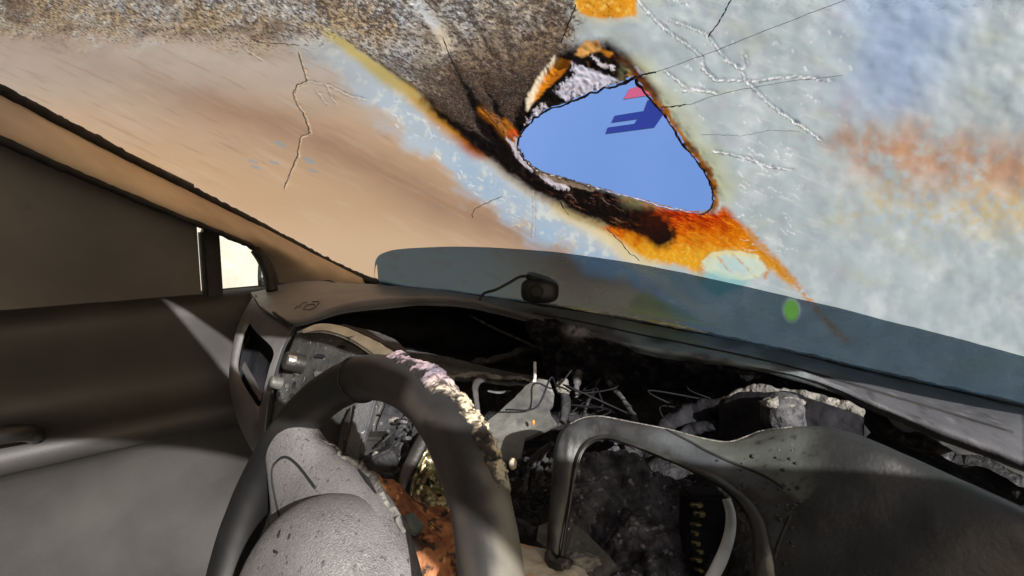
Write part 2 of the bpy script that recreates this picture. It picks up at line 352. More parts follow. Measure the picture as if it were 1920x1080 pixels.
# right part: grey green glass
c = np.tile(lin(178, 189, 188), (len(px), 1))
c = mixc(c, lin(198, 206, 204), sm(-.1, .6, nA)); c = mixc(c, lin(182, 188, 168), .45 * sm(.1, .6, fbm(px / 90, py / 50, None, 4, 44)))
c = mixc(c, lin(160, 174, 180), .45 * sm(.0, .6, fbm(px / 50, py / 40, None, 4, 51)))
c = mixc(c, lin(178, 172, 180), .4 * sm(.2, .6, fbm(px / 60, py / 60, None, 4, 57)))
c = mixc(c, lin(150, 160, 166), .3 * sm(.25, .7, nB)); c = mixc(c, lin(222, 227, 222), .35 * sm(.2, .8, nC * .4 + nB * .6))
streak = fbm((px * .94 + py * .34) / 60, (py * .94 - px * .34) / 7, None, 4, 61)
c = mixc(c, lin(220, 223, 220), .35 * sm(.2, .65, streak) * sm(1300, 1420, px) * sm(1620, 1480, px))
# left part: beige
EDGE = [(-300, -380), (300, -110), (560, 16), (624, 58), (720, 125), (820, 196), (880, 252), (960, 322), (1060, 386), (1120, 430), (1200, 486), (1330, 580), (1500, 700)]
ey = np.interp(px, [e[0] for e in EDGE], [e[1] for e in EDGE]); dd = (py - ey) * .82 + 10 * nA + 4 * nB   # >0 below the scorch line
bw = np.interp(px, [430, 600, 760, 900, 1040, 1180], [60, 85, 120, 112, 95, 60])
left = sm(-6, 6, dd) * sm(1480, 1180, px)
bei = mixc(np.tile(lin(196, 164, 130), (len(px), 1)), lin(188, 170, 150), sm(320, 120, py + 30 * nA))
bei = mixc(bei, lin(206, 176, 142), sm(380, 470, py - .05 * (px - 600)))
st2 = fbm((px * .88 + py * .47) / 130, (py * .88 - px * .47) / 14, None, 5, 71)
d1, t1 = dline(px, py + 8 * st2, [(-200, 20), (200, 120), (440, 205), (560, 245), (700, 312), (830, 385), (960, 432), (1100, 500)])
bei = mixc(bei, lin(138, 106, 84), .78 * np.exp(-(d1 / (20 + 8 * nA)) ** 2) * (.7 + .5 * st2))
bei = mixc(bei, lin(160, 128, 102), .55 * np.exp(-((d1 - 10) / 48) ** 2)); bei = mixc(bei, lin(210, 188, 164), .25 * sm(.1, .7, st2)); bei = mixc(bei, lin(178, 166, 154), .7 * sm(230, 90, py + 20 * nA))
bei = mixc(bei, lin(150, 120, 96), .35 * sm(.15, .6, fbm((px * .9 + py * .42) / 90, (py * .9 - px * .42) / 8, None, 4, 75)) * sm(380, 250, py))
blu = mixc(np.tile(lin(180, 192, 200), (len(px), 1)), lin(164, 186, 204), sm(780, 900, px) * sm(.5, -.3, nA)); blu = mixc(blu, lin(206, 212, 208), sm(.05, .5, nB + .5 * nA))
blu = mixc(blu, lin(170, 168, 160), sm(740, 600, px) * .6)
lw = sm(1.0, .55, dd / bw + .18 * nA + .12 * st2)
lc = bei + (blu - bei) * lw[:, None]
lc = mixc(lc, lin(222, 210, 182), .75 * np.exp(-((dd - 10) / 13) ** 2) * sm(720, 860, px))
c = c + (lc - c) * left[:, None]
# speckled soot over the upper left
rgt = np.interp(py, [-400, 0, 60, 110, 200], [1130, 1090, 1080, 1065, 1010])
ul = sm(8, -8, dd) * sm(rgt + 26, rgt - 26, px + 16 * nA)
ul = np.maximum(ul, sm(126, 34, py + 30 * nA + 14 * nB - .02 * (px - 430)) * sm(700, 560, px))
sootc = mixc(np.tile(lin(180, 174, 162), (len(px), 1)), lin(186, 190, 192), sm(-.1, .5, nA)); sootc = mixc(sootc, lin(168, 146, 114), sm(-.15, .4, nL + .4 * nB)); sootc = mixc(sootc, lin(104, 82, 62), .7 * sm(.05, .45, fbm(px / 70, py / 40, None, 4, 141)))
hx, hy = 985, 215; hd = np.hypot((px - hx) * .9, (py - hy) * 1.25) + 26 * nA + 10 * nB
sootc = mixc(sootc, lin(116, 94, 68), sm(330, 90, hd)); sootc = mixc(sootc, lin(34, 26, 20), sm(150, 45, hd))
an_ = np.arctan2(py - 236, px - 985); rd_ = np.hypot(px - 985, py - 236); ray_ = fbm(an_ * 9, rd_ / 420, None, 4, 131)
sootc = mixc(sootc, lin(52, 38, 28), .85 * sm(.02, .45, ray_ + .35 * nB) * sm(380, 120, rd_)); sootc = mixc(sootc, lin(110, 90, 70), .6 * sm(-.1, .5, nA + .4 * nL) * sm(880, 1000, px) )
c = c + (sootc - c) * ul[:, None]
dw, tw = dline(px + 9 * nB, py + 9 * nA, [(760, -60), (790, 20), (820, 50), (838, 90)])
c = mixc(c, lin(214, 216, 214), .85 * np.exp(-(dw / (11 + 5 * nB)) ** 2)); c = mixc(c, lin(206, 176, 122), .6 * np.exp(-(dw / 12) ** 2) * sm(.55, .8, tw))
spk = ul * (.52 + .25 * nA + .22 * nL) * (1 - .75 * np.exp(-(dw / 14) ** 2)); spk = spk * (1 + .35 * sm(300, 120, hd))
spk = np.clip(spk + .12 * sm(30, -30, dd) * sm(60, 0, py) , 0, 1)
# yellow to orange run below the dark line
dk, tk = dline(px, py + 3 * nB, [(590, 34), (624, 56), (720, 123), (820, 194), (870, 232), (905, 262)])
below = sm(-7, 5, dd)
wk = 12 + 44 * np.minimum(tk, .7)
yb = sm(wk + 7 + 6 * nB, wk * .45, dk + 5 * nA) * below * sm(.0, .25, tk)
oc = mixc(np.tile(lin(186, 168, 104), (len(px), 1)), lin(206, 142, 34), sm(.42, .74, tk + .12 * nB)); oc = mixc(oc, lin(176, 84, 20), sm(.74, .95, tk + .1 * nB))
c = c + (oc - c) * np.clip(yb, 0, 1)[:, None]; c = mixc(c, lin(60, 42, 22), .8 * np.exp(-(dk / (2.0 + 5 * tk)) ** 2) * sm(.12, .4, tk)); c = mixc(c, lin(40, 28, 18), .85 * sm(10, 0, dk) * sm(.62, .8, tk))
# orange field below the hole
ORG = [(1128, 428), (1175, 405), (1185, 372), (1250, 388), (1330, 400), (1362, 388), (1392, 420), (1430, 465), (1462, 496), (1490, 524), (1484, 532), (1440, 500), (1412, 480), (1380, 470), (1335, 480), (1312, 500), (1316, 516), (1290, 500), (1215, 490), (1170, 455)]
sg = sdp(px + 9 * nB + 4 * nC, py + 9 * nA + 6 * nB + 4 * nC, ORG); og = sm(9, -7, sg)
c = mixc(c, lin(222, 200, 132), .85 * sm(34, 0, np.minimum(sg, dline(px + 6 * nB, py + 6 * nA, [(1050, 385), (1102, 408), (1143, 428), (1180, 470)])[0])) * sm(1300, 1150, px) * sm(350, 395, py))
oo = mixc(np.tile(lin(208, 106, 6), (len(px), 1)), lin(222, 160, 36), sm(425, 480, py - .05 * (px - 1150) + 22 * nB)); oo = mixc(oo, lin(186, 48, 4), sm(452, 402, py + 22 * nB + 10 * nC) * sm(1410, 1350, px + 20 * nB))
oo = mixc(oo, lin(192, 116, 10), sm(1330, 1420, px) * .6); stk = fbm((px * .9 + py * .43 + 8 * nB) / 46, (py * .9 - px * .43 + 6 * nB) / 4.2, None, 5, 91, .6)
oo = mixc(oo, lin(104, 28, 6), .85 * sm(.05, .38, stk) * sm(475, 405, py)); oo = mixc(oo, lin(236, 150, 30), .6 * sm(-.08, -.4, stk)); oo = mixc(oo, lin(240, 200, 96), .45 * sm(.2, .5, nC + .3 * nB) * sm(430, 480, py)); 
db, _ = dline(px + 6 * nB, py + 6 * nA, [(1120, 385), (1180, 400), (1225, 425), (1240, 440)]); oo = mixc(oo, lin(24, 14, 12), sm(34, 16, db + 8 * nB))
c = c + (oo - c) * og[:, None]
c = mixc(c, lin(52, 20, 10), sm(58, 8, np.hypot((px - 1195) * .7, py - 402 - .3 * (px - 1195)) + 14 * nB + 6 * stk) * sm(1140, 1180, px))
# soot-black funnel
BLKS = [[(800, 182), (850, 222), (905, 252), (945, 268), (975, 262), (980, 285), (1000, 312), (1060, 332), (1120, 350), (1165, 366), (1205, 384), (1228, 408), (1236, 426), (1246, 460), (1215, 438), (1180, 430), (1143, 424), (1102, 405), (1068, 389), (1035, 375), (1000, 354), (960, 326), (915, 294), (860, 250), (822, 218)],
 [(850, 120), (880, 160), (915, 205), (948, 248), (975, 262), (965, 285), (930, 275), (900, 250), (882, 200)], [(905, 145), (935, 190), (962, 232), (972, 262), (950, 245), (925, 205)],
 [(1000, 150), (1040, 100), (1075, 92), (1140, 84), (1175, 108), (1203, 142), (1165, 155), (1060, 194), (1000, 224), (980, 250), (968, 262), (958, 235), (975, 190)]]
sb = np.full(px.shape, 1e9)
for B_ in BLKS: sb = np.minimum(sb, sdp(px + 7 * nB + 4 * nC, py + 6 * nA + 5 * nC, B_))
blk = sm(7, -7, sb) * (1 - .92 * sm(1165, 1240, px + 22 * nB + 10 * nC) * sm(350, 372, py))
c = mixc(c, lin(70, 44, 22), .6 * (1 - og) * sm(22, 2, sb) * (1 - .6 * sm(0, 30, dd) * sm(1000, 900, px)))
br = mixc(np.tile(lin(17, 13, 12), (len(px), 1)), lin(44, 29, 22), sm(.25, .8, nB + .4 * nC)); br = mixc(br, lin(120, 70, 24), .8 * sm(.35, .7, nC + .4 * nB) * sm(200, 60, py))
c = mixc(c, lin(38, 29, 22), .8 * sm(22, -14, sdp(px + 9 * nB + 5 * nC, py + 9 * nA, [(850, 128), (946, 258), (905, 250), (850, 222), (800, 186), (835, 175)])) * (.75 + .5 * nC)); br = mixc(br, lin(96, 44, 16), .75 * sm(.12, .45, stk) * sm(960, 1060, px) * sm(300, 340, py)); blk = blk * (1 - .55 * sm(.25, .5, stk) * sm(10, -12, sb + 14) * sm(300, 340, py)); c = c + (br - c) * blk[:, None]; spk = spk * (1 - blk)
for seg, wd in (([(905, 205), (930, 225), (962, 262)], 7), ([(948, 225), (960, 240), (968, 256)], 5)):
    do, to = dline(px + 4 * nC, py + 4 * nC, seg); c = mixc(c, lin(188, 112, 26), .85 * np.exp(-(do / wd) ** 2))
do = np.hypot(px - 962, py - 250) + 4 * nC; c = mixc(c, lin(196, 74, 16), sm(14, 5, do))
# pale island with orange outline, drips
ov = np.hypot((px - 1378 + .15 * (py - 495)) / 64, (py - 497 - .08 * (px - 1378)) / 29) + .10 * nB + .05 * nC
c = mixc(c, lin(206, 216, 192), sm(1.02, .9, ov)); c = mixc(c, lin(188, 210, 204), sm(.7, .3, ov + .3 * nB)); c = mixc(c, lin(226, 206, 140), .8 * np.exp(-((ov - .82) / .14) ** 2) * sm(500, 470, py))
c = mixc(c, lin(214, 152, 44), np.exp(-((ov - 1.02) / .06) ** 2) * sm(520, 490, py + 12 * nB))
for seg, wd in (([(1405, 430), (1440, 470), (1487, 524), (1540, 590), (1590, 640)], 5.5), ([(1415, 468), (1436, 490), (1440, 510), (1434, 520)], 4), ([(1345, 480), (1362, 502), (1372, 512)], 2), ([(1375, 478), (1400, 502), (1416, 520)], 2.6), ([(1316, 500), (1312, 512), (1318, 524)], 6)):
    do, to = dline(px + 3 * nB, py + 3 * nC, seg); c = mixc(c, lin(204, 136, 44), .85 * np.exp(-(do / wd) ** 2) * sm(-.55, .1, nC + nB) * (1 if wd > 3 else .8))
CA = [(1180, -30), (1201, 6), (1229, 37), (1263, 65), (1296, 89), (1315, 106), (1319, 126), (1343, 150), (1379, 150), (1422, 152), (1453, 146), (1490, 143), (1560, 150)]
CB = [(1256, 37), (1293, 51), (1327, 64), (1345, 89), (1367, 114), (1392, 129), (1398, 150), (1422, 172), (1450, 200), (1484, 224), (1540, 262)]
CL = [(560, 95), (570, 130), (576, 150), (557, 158), (550, 175), (556, 192), (568, 208), (578, 235), (580, 250), (563, 256), (558, 290), (545, 320), (533, 352)]
# fringe round the hole, orange and white pieces above it
sh = sdp(px + 1.5 * nC, py + 1.5 * nC, HOLE)
rs = sm(1150, 1200, px)
c = mixc(c, lin(196, 196, 140), .6 * sm(62, 8, sh + 12 * nA) * rs * sm(400, 360, py)); 
c = mixc(c, lin(150, 92, 32), sm(15, 5, sh + 6 * nB + 3 * nC) * rs * (1 - og)); c = mixc(c, lin(54, 36, 22), .8 * sm(.2, .5, nC + .3 * nB) * sm(12, 4, sh + 5 * nB) * rs * (1 - og))
do, to = dline(px + 3 * nB, py + 3 * nB, [(1080, 86), (1130, 82), (1180, 118), (1205, 148), (1230, 178)]); c = mixc(c, lin(84, 40, 22), .9 * np.exp(-(do / 9) ** 2) * sm(.3, .5, to))
s1 = sdp(px + 5 * nB + 2 * nC, py + 4 * nB, [(1080, 100), (1086, 86), (1102, 76), (1122, 78), (1128, 90), (1106, 96), (1094, 104)]); c = mixc(c, lin(218, 160, 88), sm(4, -3, s1)); c = mixc(c, lin(196, 116, 30), sm(4, -3, s1) * sm(.1, .4, nB))
s1 = sdp(px + 4 * nC, py + 4 * nC, [(1128, 90), (1150, 98), (1140, 104)]); c = mixc(c, lin(206, 130, 40), sm(4, -3, s1))
s1 = sdp(px + 6 * nB + 2 * nC, py + 3 * nB, [(1080, -120), (1078, 8), (1086, 24), (1105, 32), (1140, 36), (1190, 30), (1198, -120)]); oc = mixc(np.tile(lin(222, 148, 36), (len(px), 1)), lin(236, 188, 84), sm(.05, .4, nB + .5 * nC)); oc = mixc(oc, lin(164, 92, 16), sm(.15, .5, stk))
c = mixc(c, lin(212, 200, 160), .5 * sm(20, 0, s1)); m_ = sm(4, -3, s1); c = c + (oc - c) * m_[:, None]; spk = spk * (1 - m_)
WHT = [(1072, 118), (1090, 122), (1120, 135), (1160, 148), (1130, 163), (1090, 178), (1060, 186), (1050, 178), (1040, 168), (1062, 150), (1080, 140)]
jag = fbm(px / 5, py / 9, None, 3, 101)
s1 = sdp(px + 10 * jag, py + 7 * jag, WHT); wt = mixc(np.tile(lin(206, 202, 212), (len(px), 1)), lin(150, 136, 130), sm(.0, .4, nC) * sm(140, 165, py)); m_ = sm(3, -2, s1); c = c + (wt - c) * m_[:, None]
for seg, wd in (([(990, 236), (1005, 210), (1022, 196)], 7), ([(972, 262), (962, 270), (972, 292), (996, 316)], 6), ([(952, 258), (964, 272)], 4), ([(1112, 104), (1122, 112)], 4), ([(1124, 118), (1136, 124), (1150, 124)], 5), ([(1020, 330), (1040, 345), (1062, 350)], 7), ([(1190, 120), (1205, 138)], 3)):
    do, to = dline(px + 8 * jag, py + 8 * jag, seg); c = mixc(c, lin(196, 186, 190), sm(wd, wd * .5, do))
do, to = dline(px + 4 * jag, py + 4 * jag, [(1010, 322), (1060, 340), (1110, 352)]); c = mixc(c, lin(150, 128, 104), .7 * sm(7, 3, do))
fl_ = sdp(px + 2 * nC, py + 2 * nC, [(1040, 104), (1072, 116), (1052, 140), (1024, 166), (988, 206), (987, 184), (1008, 145)])
fe = (px - np.interp(py, [100, 130, 165, 200], [1042, 1016, 998, 986])) / 26; fcol = mixc(np.tile(lin(232, 214, 182), (len(px), 1)), lin(222, 136, 32), sm(.25, .6, fe + .2 * nC)); fcol = mixc(fcol, lin(160, 82, 20), sm(.8, 1.1, fe + .3 * nC) * .6)
m_ = sm(3, -2, fl_); c = c + (fcol - c) * m_[:, None]
RID = np.zeros(len(px))
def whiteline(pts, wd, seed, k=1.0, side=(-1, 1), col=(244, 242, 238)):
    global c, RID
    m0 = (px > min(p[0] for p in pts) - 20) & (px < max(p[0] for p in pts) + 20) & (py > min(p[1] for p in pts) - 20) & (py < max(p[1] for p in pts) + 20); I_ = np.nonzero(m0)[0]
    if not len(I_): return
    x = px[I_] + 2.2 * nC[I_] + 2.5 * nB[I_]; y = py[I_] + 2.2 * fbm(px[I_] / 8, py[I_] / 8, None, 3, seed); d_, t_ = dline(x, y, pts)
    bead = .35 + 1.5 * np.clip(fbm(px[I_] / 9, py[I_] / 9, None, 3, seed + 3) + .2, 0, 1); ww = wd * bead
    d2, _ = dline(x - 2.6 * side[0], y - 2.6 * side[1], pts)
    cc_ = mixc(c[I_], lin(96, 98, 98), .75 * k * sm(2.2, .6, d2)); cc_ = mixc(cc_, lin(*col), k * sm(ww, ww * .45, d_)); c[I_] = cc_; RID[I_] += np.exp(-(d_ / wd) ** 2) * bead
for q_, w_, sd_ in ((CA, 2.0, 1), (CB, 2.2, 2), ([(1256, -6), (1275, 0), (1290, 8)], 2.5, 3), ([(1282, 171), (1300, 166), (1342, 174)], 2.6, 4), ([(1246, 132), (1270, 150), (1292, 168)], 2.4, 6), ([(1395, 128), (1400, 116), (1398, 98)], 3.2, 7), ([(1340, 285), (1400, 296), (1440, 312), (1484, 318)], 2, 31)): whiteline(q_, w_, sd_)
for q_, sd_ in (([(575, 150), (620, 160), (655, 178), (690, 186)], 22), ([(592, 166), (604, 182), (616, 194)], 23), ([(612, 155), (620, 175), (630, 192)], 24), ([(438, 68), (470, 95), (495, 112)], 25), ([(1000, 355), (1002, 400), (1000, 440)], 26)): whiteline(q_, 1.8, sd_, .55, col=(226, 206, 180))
whiteline([(x + 3, y + 1) for x, y in CL], 2.2, 17, .8, col=(222, 190, 152))  # tan line painted as the lit side of the left crack
rgf = np.random.default_rng(5)
for (x0, y0, x1, y1, n_, l_, an) in ((1385, 270, 1500, 330, 34, 7, .25), (1390, 400, 1490, 470, 26, 7, .2), (1260, 60, 1600, 250, 60, 4, .6), (740, 130, 1080, 430, 260, 5, .5), (1380, 330, 1500, 400, 16, 6, .3)):
    for k in range(n_):
        x = rgf.uniform(x0, x1); y = rgf.uniform(y0, y1); a = an + rgf.normal() * .5;
        if x < 1100 and not 40 < y - np.interp(x, [e[0] for e in EDGE], [e[1] for e in EDGE]) < 100: continue
        l = l_ * rgf.uniform(.4, 1.5); I_ = np.nonzero((np.abs(px - x) < 16) & (np.abs(py - y) < 12))[0]
        if not len(I_): continue
        d_, t_ = dseg(px[I_] + 5 * nC[I_], py[I_] + 5 * nC[I_] + 3 * nB[I_], (x - l * math.cos(a), y - l * math.sin(a)), (x + l * math.cos(a), y + l * math.sin(a)))
        w_ = rgf.uniform(.7, 1.8); c[I_] = mixc(c[I_], lin(236, 236, 232), rgf.uniform(.3, .8) * sm(w_, w_ * .4, d_)); RID[I_] += .1 * np.exp(-(d_ / w_) ** 2)
for x, y in ((522, 268), (474, 303), (478, 313), (515, 305), (582, 303), (587, 320), (577, 299), (528, 273)):
    I_ = np.nonzero((np.abs(px - x) < 24) & (np.abs(py - y) < 14))[0]; d_, t_ = dseg(px[I_] + 4 * nC[I_], py[I_] + 3 * nC[I_], (x - 7, y - 2), (x + 7, y + 2)); c[I_] = mixc(c[I_], lin(130, 156, 166), .55 * sm(3.4, 1.6, d_))
m_ = sm(5, -6, sdp(px + 6 * nB, py + 5 * nB, [(1176, 588), (1182, 562), (1204, 545), (1228, 553), (1270, 575), (1335, 612)])); c = mixc(c, lin(150, 160, 100), .5 * m_); m_ = sm(8, -8, sdp(px + 8 * nB, py + 5 * nB, [(1300, 512), (1350, 512), (1410, 530), (1370, 548), (1345, 558), (1318, 542)])); c = mixc(c, lin(120, 190, 190), .6 * m_)  # olive wedge is coloured light painted on the glass
ds_ = np.hypot((px - 1484) / 16, (py - 581) / 23) + .1 * nB; c = mixc(c, lin(88, 140, 62), sm(1.2, .7, ds_)); 
# beyond the photographed part: scorch carries on to the right
rr = sm(1500, 1690, px + 70 * nA + 60 * nL)
d9, t9 = dline(px + 30 * nL, py + 26 * nA, [(1480, 262), (1560, 268), (1680, 292), (1780, 305), (1930, 330), (2100, 350)])
c = mixc(c, lin(150, 172, 212), rr * .6 * sm(250, 190, py + 20 * nA) * sm(1800, 1640, px - .5 * (220 - py)))
c = mixc(c, lin(186, 116, 44), .7 * rr * np.exp(-(d9 / 66) ** 2) * sm(-.9, .4, nA + .6 * nB)); c = mixc(c, lin(206, 176, 96), .55 * rr * sm(-.6, .4, nB + nL) * np.exp(-((py - 395 - 20 * nA) / 44) ** 2)); c = mixc(c, lin(60, 36, 24), .8 * rr * np.exp(-((d9) / 22) ** 2) * sm(1640, 1520, px))
c = np.clip(c * .9, 0, 1)
# relief
dark = blk * .45 + og * (1 - blk) * .12
hgt = .0013 * nL + .0002 * nA * sm(900, 1300, px) + .0005 * nB * ul + .0016 * (1 - 2 * np.abs(nB)) * dark + .0008 * nC * dark
hgt += .0005 * RID + .004 * sm(3, -12, fl_) * sm(0, .5, fe) * .6; hgt += .0018 * sm(26, 0, np.abs(sh)) * (.4 + nB) * .6
_h2 = np.zeros(nr * nc_); _h2[SEL] = hgt; Pg = P3.reshape(-1, 3)[SEL] - GN * hgt[:, None]
idx = np.full(nr * nc_, -1); idx[SEL] = np.arange(len(SEL)); idx = idx.reshape(nr, nc_)
quad = np.stack([idx[:-1, :-1], idx[:-1, 1:], idx[1:, 1:], idx[1:, :-1]], -1).reshape(-1, 4)
hs = sdp(px + 2.2 * nC + 2 * nB, py + 2.2 * nC, HOLE)
by = base_y(px)
keep = (hs > -1.0) & (py < by + 10) 
quad = quad[(quad >= 0).all(1)]; quad = quad[keep[quad].all(1)]
used = np.unique(quad); rem = np.full(len(SEL), -1); rem[used] = np.arange(len(used)); quad = rem[quad]
Vg = Pg[used]; cg = Vg.mean(0)
me = bpy.data.meshes.new('glass'); me.vertices.add(len(Vg)); me.vertices.foreach_set('co', (Vg - cg).astype(np.float32).ravel())
me.loops.add(quad.size); me.loops.foreach_set('vertex_index', quad.astype(np.int32).ravel())
me.polygons.add(len(quad)); me.polygons.foreach_set('loop_start', np.arange(0, quad.size, 4, dtype=np.int32)); me.polygons.foreach_set('loop_total', np.full(len(quad), 4, np.int32))
me.polygons.foreach_set('use_smooth', np.ones(len(quad), bool)); me.update(calc_edges=True)
glass = bpy.data.objects.new('glass', me); COL.objects.link(glass); glass.parent = ws; glass.location = cg - WL[ws.name]; WL[glass.name] = cg
paint(glass, c[used])
a_ = me.attributes.new('speckle', 'FLOAT', 'POINT'); a_.data.foreach_set('value', spk[used].astype(np.float32))
m = bpy.data.materials.new('burnt_glass'); N, L = nodes(m); p = N['Principled BSDF']; outn = N['Material Output']
at = N.new('ShaderNodeAttribute'); at.attribute_name = 'stain_and_light'; asp = N.new('ShaderNodeAttribute'); asp.attribute_name = 'speckle'
tc = N.new('ShaderNodeTexCoord')
def noise(sc, det=5, rough=.6):
    n = N.new('ShaderNodeTexNoise'); n.inputs['Scale'].default_value = sc; n.inputs['Detail'].default_value = det; n.inputs['Roughness'].default_value = rough; L.new(tc.outputs['Object'], n.inputs['Vector']); return n
def math_(op, a, b, c_=None):
    n = N.new('ShaderNodeMath'); n.operation = op
    for i, v in enumerate((a, b, c_)):
        if v is None: continue
        if isinstance(v, (int, float)): n.inputs[i].default_value = v
        else: L.new(v, n.inputs[i])
    return n.outputs[0]
def mr_(v, lo, hi, a=0, b=1):
    n = N.new('ShaderNodeMapRange'); n.inputs[1].default_value = lo; n.inputs[2].default_value = hi; n.inputs[3].default_value = a; n.inputs[4].default_value = b; L.new(v, n.inputs[0]); return n.outputs[0]
def mixn(f, a, b):
    n = N.new('ShaderNodeMix'); n.data_type = 'RGBA'; L.new(f, n.inputs[0]); L.new(a, n.inputs[6])
    if isinstance(b, tuple): n.inputs[7].default_value = (*b, 1)
    else: L.new(b, n.inputs[7])
    return n.outputs[2]
col = at.outputs['Color']; sp = asp.outputs['Fac']
n1 = noise(300, 5, .72); n2 = noise(420, 3, .6); n2.noise_dimensions = '4D'; n2.inputs['W'].default_value = 7; n4 = noise(900, 3)
thr = math_('MULTIPLY_ADD', sp, -.22, .615)
dk_ = math_('MULTIPLY', mr_(math_('SUBTRACT', n1.outputs['Fac'], thr), -.04, .07), mr_(sp, .05, .3))
lt_ = math_('MULTIPLY', mr_(n2.outputs['Fac'], .53, .64), mr_(sp, .1, .5, 0, .95))
col = mixn(math_('MULTIPLY', dk_, .88), col, tuple(lin(58, 44, 36)))
sc_ = N.new('ShaderNodeVectorMath'); sc_.operation = 'MULTIPLY_ADD'; sc_.inputs[1].default_value = (1.8, 1.75, 1.65); sc_.inputs[2].default_value = (.03, .028, .024); L.new(col, sc_.inputs[0]); col = mixn(lt_, col, sc_.outputs[0])
col = mixn(math_('MULTIPLY', mr_(n4.outputs['Fac'], .5, .75, 0, .3), mr_(sp, .0, .3, .02, .5)), col, tuple(lin(240, 240, 235)))
L.new(col, p.inputs['Base Color']); p.inputs['Roughness'].default_value = .28; p.inputs['Specular IOR Level'].default_value = .4
bp = N.new('ShaderNodeBump'); L.new(mr_(sp, .0, .4, .05, .35), bp.inputs['Strength']); bp.inputs['Distance'].default_value = .0012
L.new(math_('ADD', n1.outputs['Fac'], noise(120, 6).outputs['Fac']), bp.inputs['Height']); L.new(bp.outputs[0], p.inputs['Normal'])
tl = N.new('ShaderNodeBsdfTranslucent'); L.new(col, tl.inputs['Color']); L.new(bp.outputs[0], tl.inputs['Normal'])
ms = N.new('ShaderNodeMixShader'); ms.inputs[0].default_value = .78; L.new(p.outputs[0], ms.inputs[1]); L.new(tl.outputs[0], ms.inputs[2]); L.new(ms.outputs[0], outn.inputs['Surface'])
me.materials.append(m); M['glass'] = m
# charred lip round the hole
G0 = G
_h2 = _h2.reshape(nr, nc_)
def G(px_, py_, lift=0.0):
    q = G0(px_, py_) - GP; u = q[0]; t_ = float(q @ GT); j = int(np.clip(np.searchsorted(U, u), 1, nc_ - 1)); i = int(np.clip(np.searchsorted(T, t_), 1, nr - 1))
    h = max(_h2[i, j], _h2[i - 1, j], _h2[i, j - 1], _h2[i - 1, j - 1]) if -.2 < t_ < .92 else 0.0
    return G0(px_, py_, lift + h)
lip = [G(x, y, .001) for x, y in HOLE]; lip = np.array(crv(lip + [lip[0]], 700))
rng = np.random.default_rng(3)
nl = fbm(np.linspace(0, 40, 700), np.zeros(700), None, 4, 5); seg = 8; V = []
for i in range(700):
    t_ = lip[(i + 3) % 700] - lip[(i - 3) % 700]; t_ /= np.linalg.norm(t_); s_ = np.cross(t_, GN); r_ = .0005 + .0008 * max(0, nl[i] + .2)
    for k in range(seg):
        a = 2 * math.pi * k / seg; V.append(lip[i] + r_ * (1.0 * math.cos(a) * s_ + 1.1 * math.sin(a) * GN))
V = np.array(V); V += (np.stack([fbm(V[:, 0] * 160, V[:, 1] * 160, V[:, 2] * 160, 3, 60 + k) for k in range(3)], 1)) * .0013
lp = mk('charred_lip', V, gridf(700, seg, True) + [(699 * seg + k, 699 * seg + (k + 1) % seg, (k + 1) % seg, k) for k in range(seg)], attr_mat('lip_char', .6, .6, 300), ws)
lx, ly = pix(V); nn_ = fbm(lx / 10, ly / 10, None, 3, 77)
lc = mixc(np.tile(lin(34, 27, 25), (len(V), 1)), lin(150, 140, 140), sm(.15, .45, nn_)); lc = mixc(lc, lin(166, 104, 40), sm(1200, 1260, lx) * sm(-.1, .4, nn_) * sm(395, 340, ly)); lc = mixc(lc, lin(120, 128, 160), sm(340, 385, ly) * .5)
paint(lp, lc)
# crack lines: raised white edges and dark splits
wm = mat('crack_white', (.72, .72, .70), (.88, .87, .84), .5, 60, .5, 200); dm = mat('crack_dark', (.04, .04, .045), (.10, .10, .11), .6, 60, .3, 200); lm = mat('crack_tan', (.5, .40, .30), (.66, .54, .42), .6, 60, .3, 200)
glow_through(wm, .55); glow_through(lm, .55)
def crack(pts, rad, mt, jit, lift=.0004, seed=0, wob=2.0):
    P = crv([(x, y, 0) for x, y in pts], len(pts) * 9, False)[:, :2]
    P = P + np.stack([fbm(P[:, 0] / 9, P[:, 1] / 9, None, 3, seed), fbm(P[:, 0] / 9, P[:, 1] / 9, None, 3, seed + 5)], 1) * wob
    rad *= .8; Q = [G(x, y, lift) for x, y in P]; d_ = [float(q @ FW) for q in Q]
    rr = np.array([rad * d / F for d in d_]) * (1 + jit * 1.6 * np.clip(fbm(P[:, 0] / 7, P[:, 1] / 7, None, 3, seed + 9), -.5, 1))
    tube('crack', Q, rr, mt, ws, 6, n=len(Q) * 2, jit=rad * .0002 * jit, seed=seed, flat=.5)
crack([(1376, -10), (1355, 28), (1345, 46), (1328, 66)], 1.5, dm, .6, seed=8); crack([(1201, 138), (1229, 134), (1284, 115), (1345, 92), (1485, 38), (1600, -8)], .9, dm, .3, seed=9, wob=.8)
crack([(1247, 200), (1296, 195), (1330, 181), (1391, 166), (1484, 151), (1580, 140)], .9, dm, .3, seed=10, wob=.8); crack([(1315, 252), (1391, 255), (1441, 244), (1500, 246)], .8, dm, .4, seed=13); crack([(1190, 142), (1210, 137), (1230, 134)], 2.4, dm, .6, seed=14)
crack([(1240, 200), (1262, 200), (1285, 196)], 2.2, dm, .6, seed=15)
crack(CL, 1.0, dm, .5, seed=16)
crack([(885, 408), (888, 392), (905, 384), (940, 368)], .9, dm, .4, seed=18); crack([(470, 70), (495, 78), (525, 80), (560, 84)], 1.3, dm, .5, seed=20); crack([(1140, 430), (1165, 455), (1180, 475), (1198, 488)], 1.6, dm, .6, seed=27); crack([(1050, 375), (1056, 388), (1066, 400)], 1.8, dm, .8, seed=28)
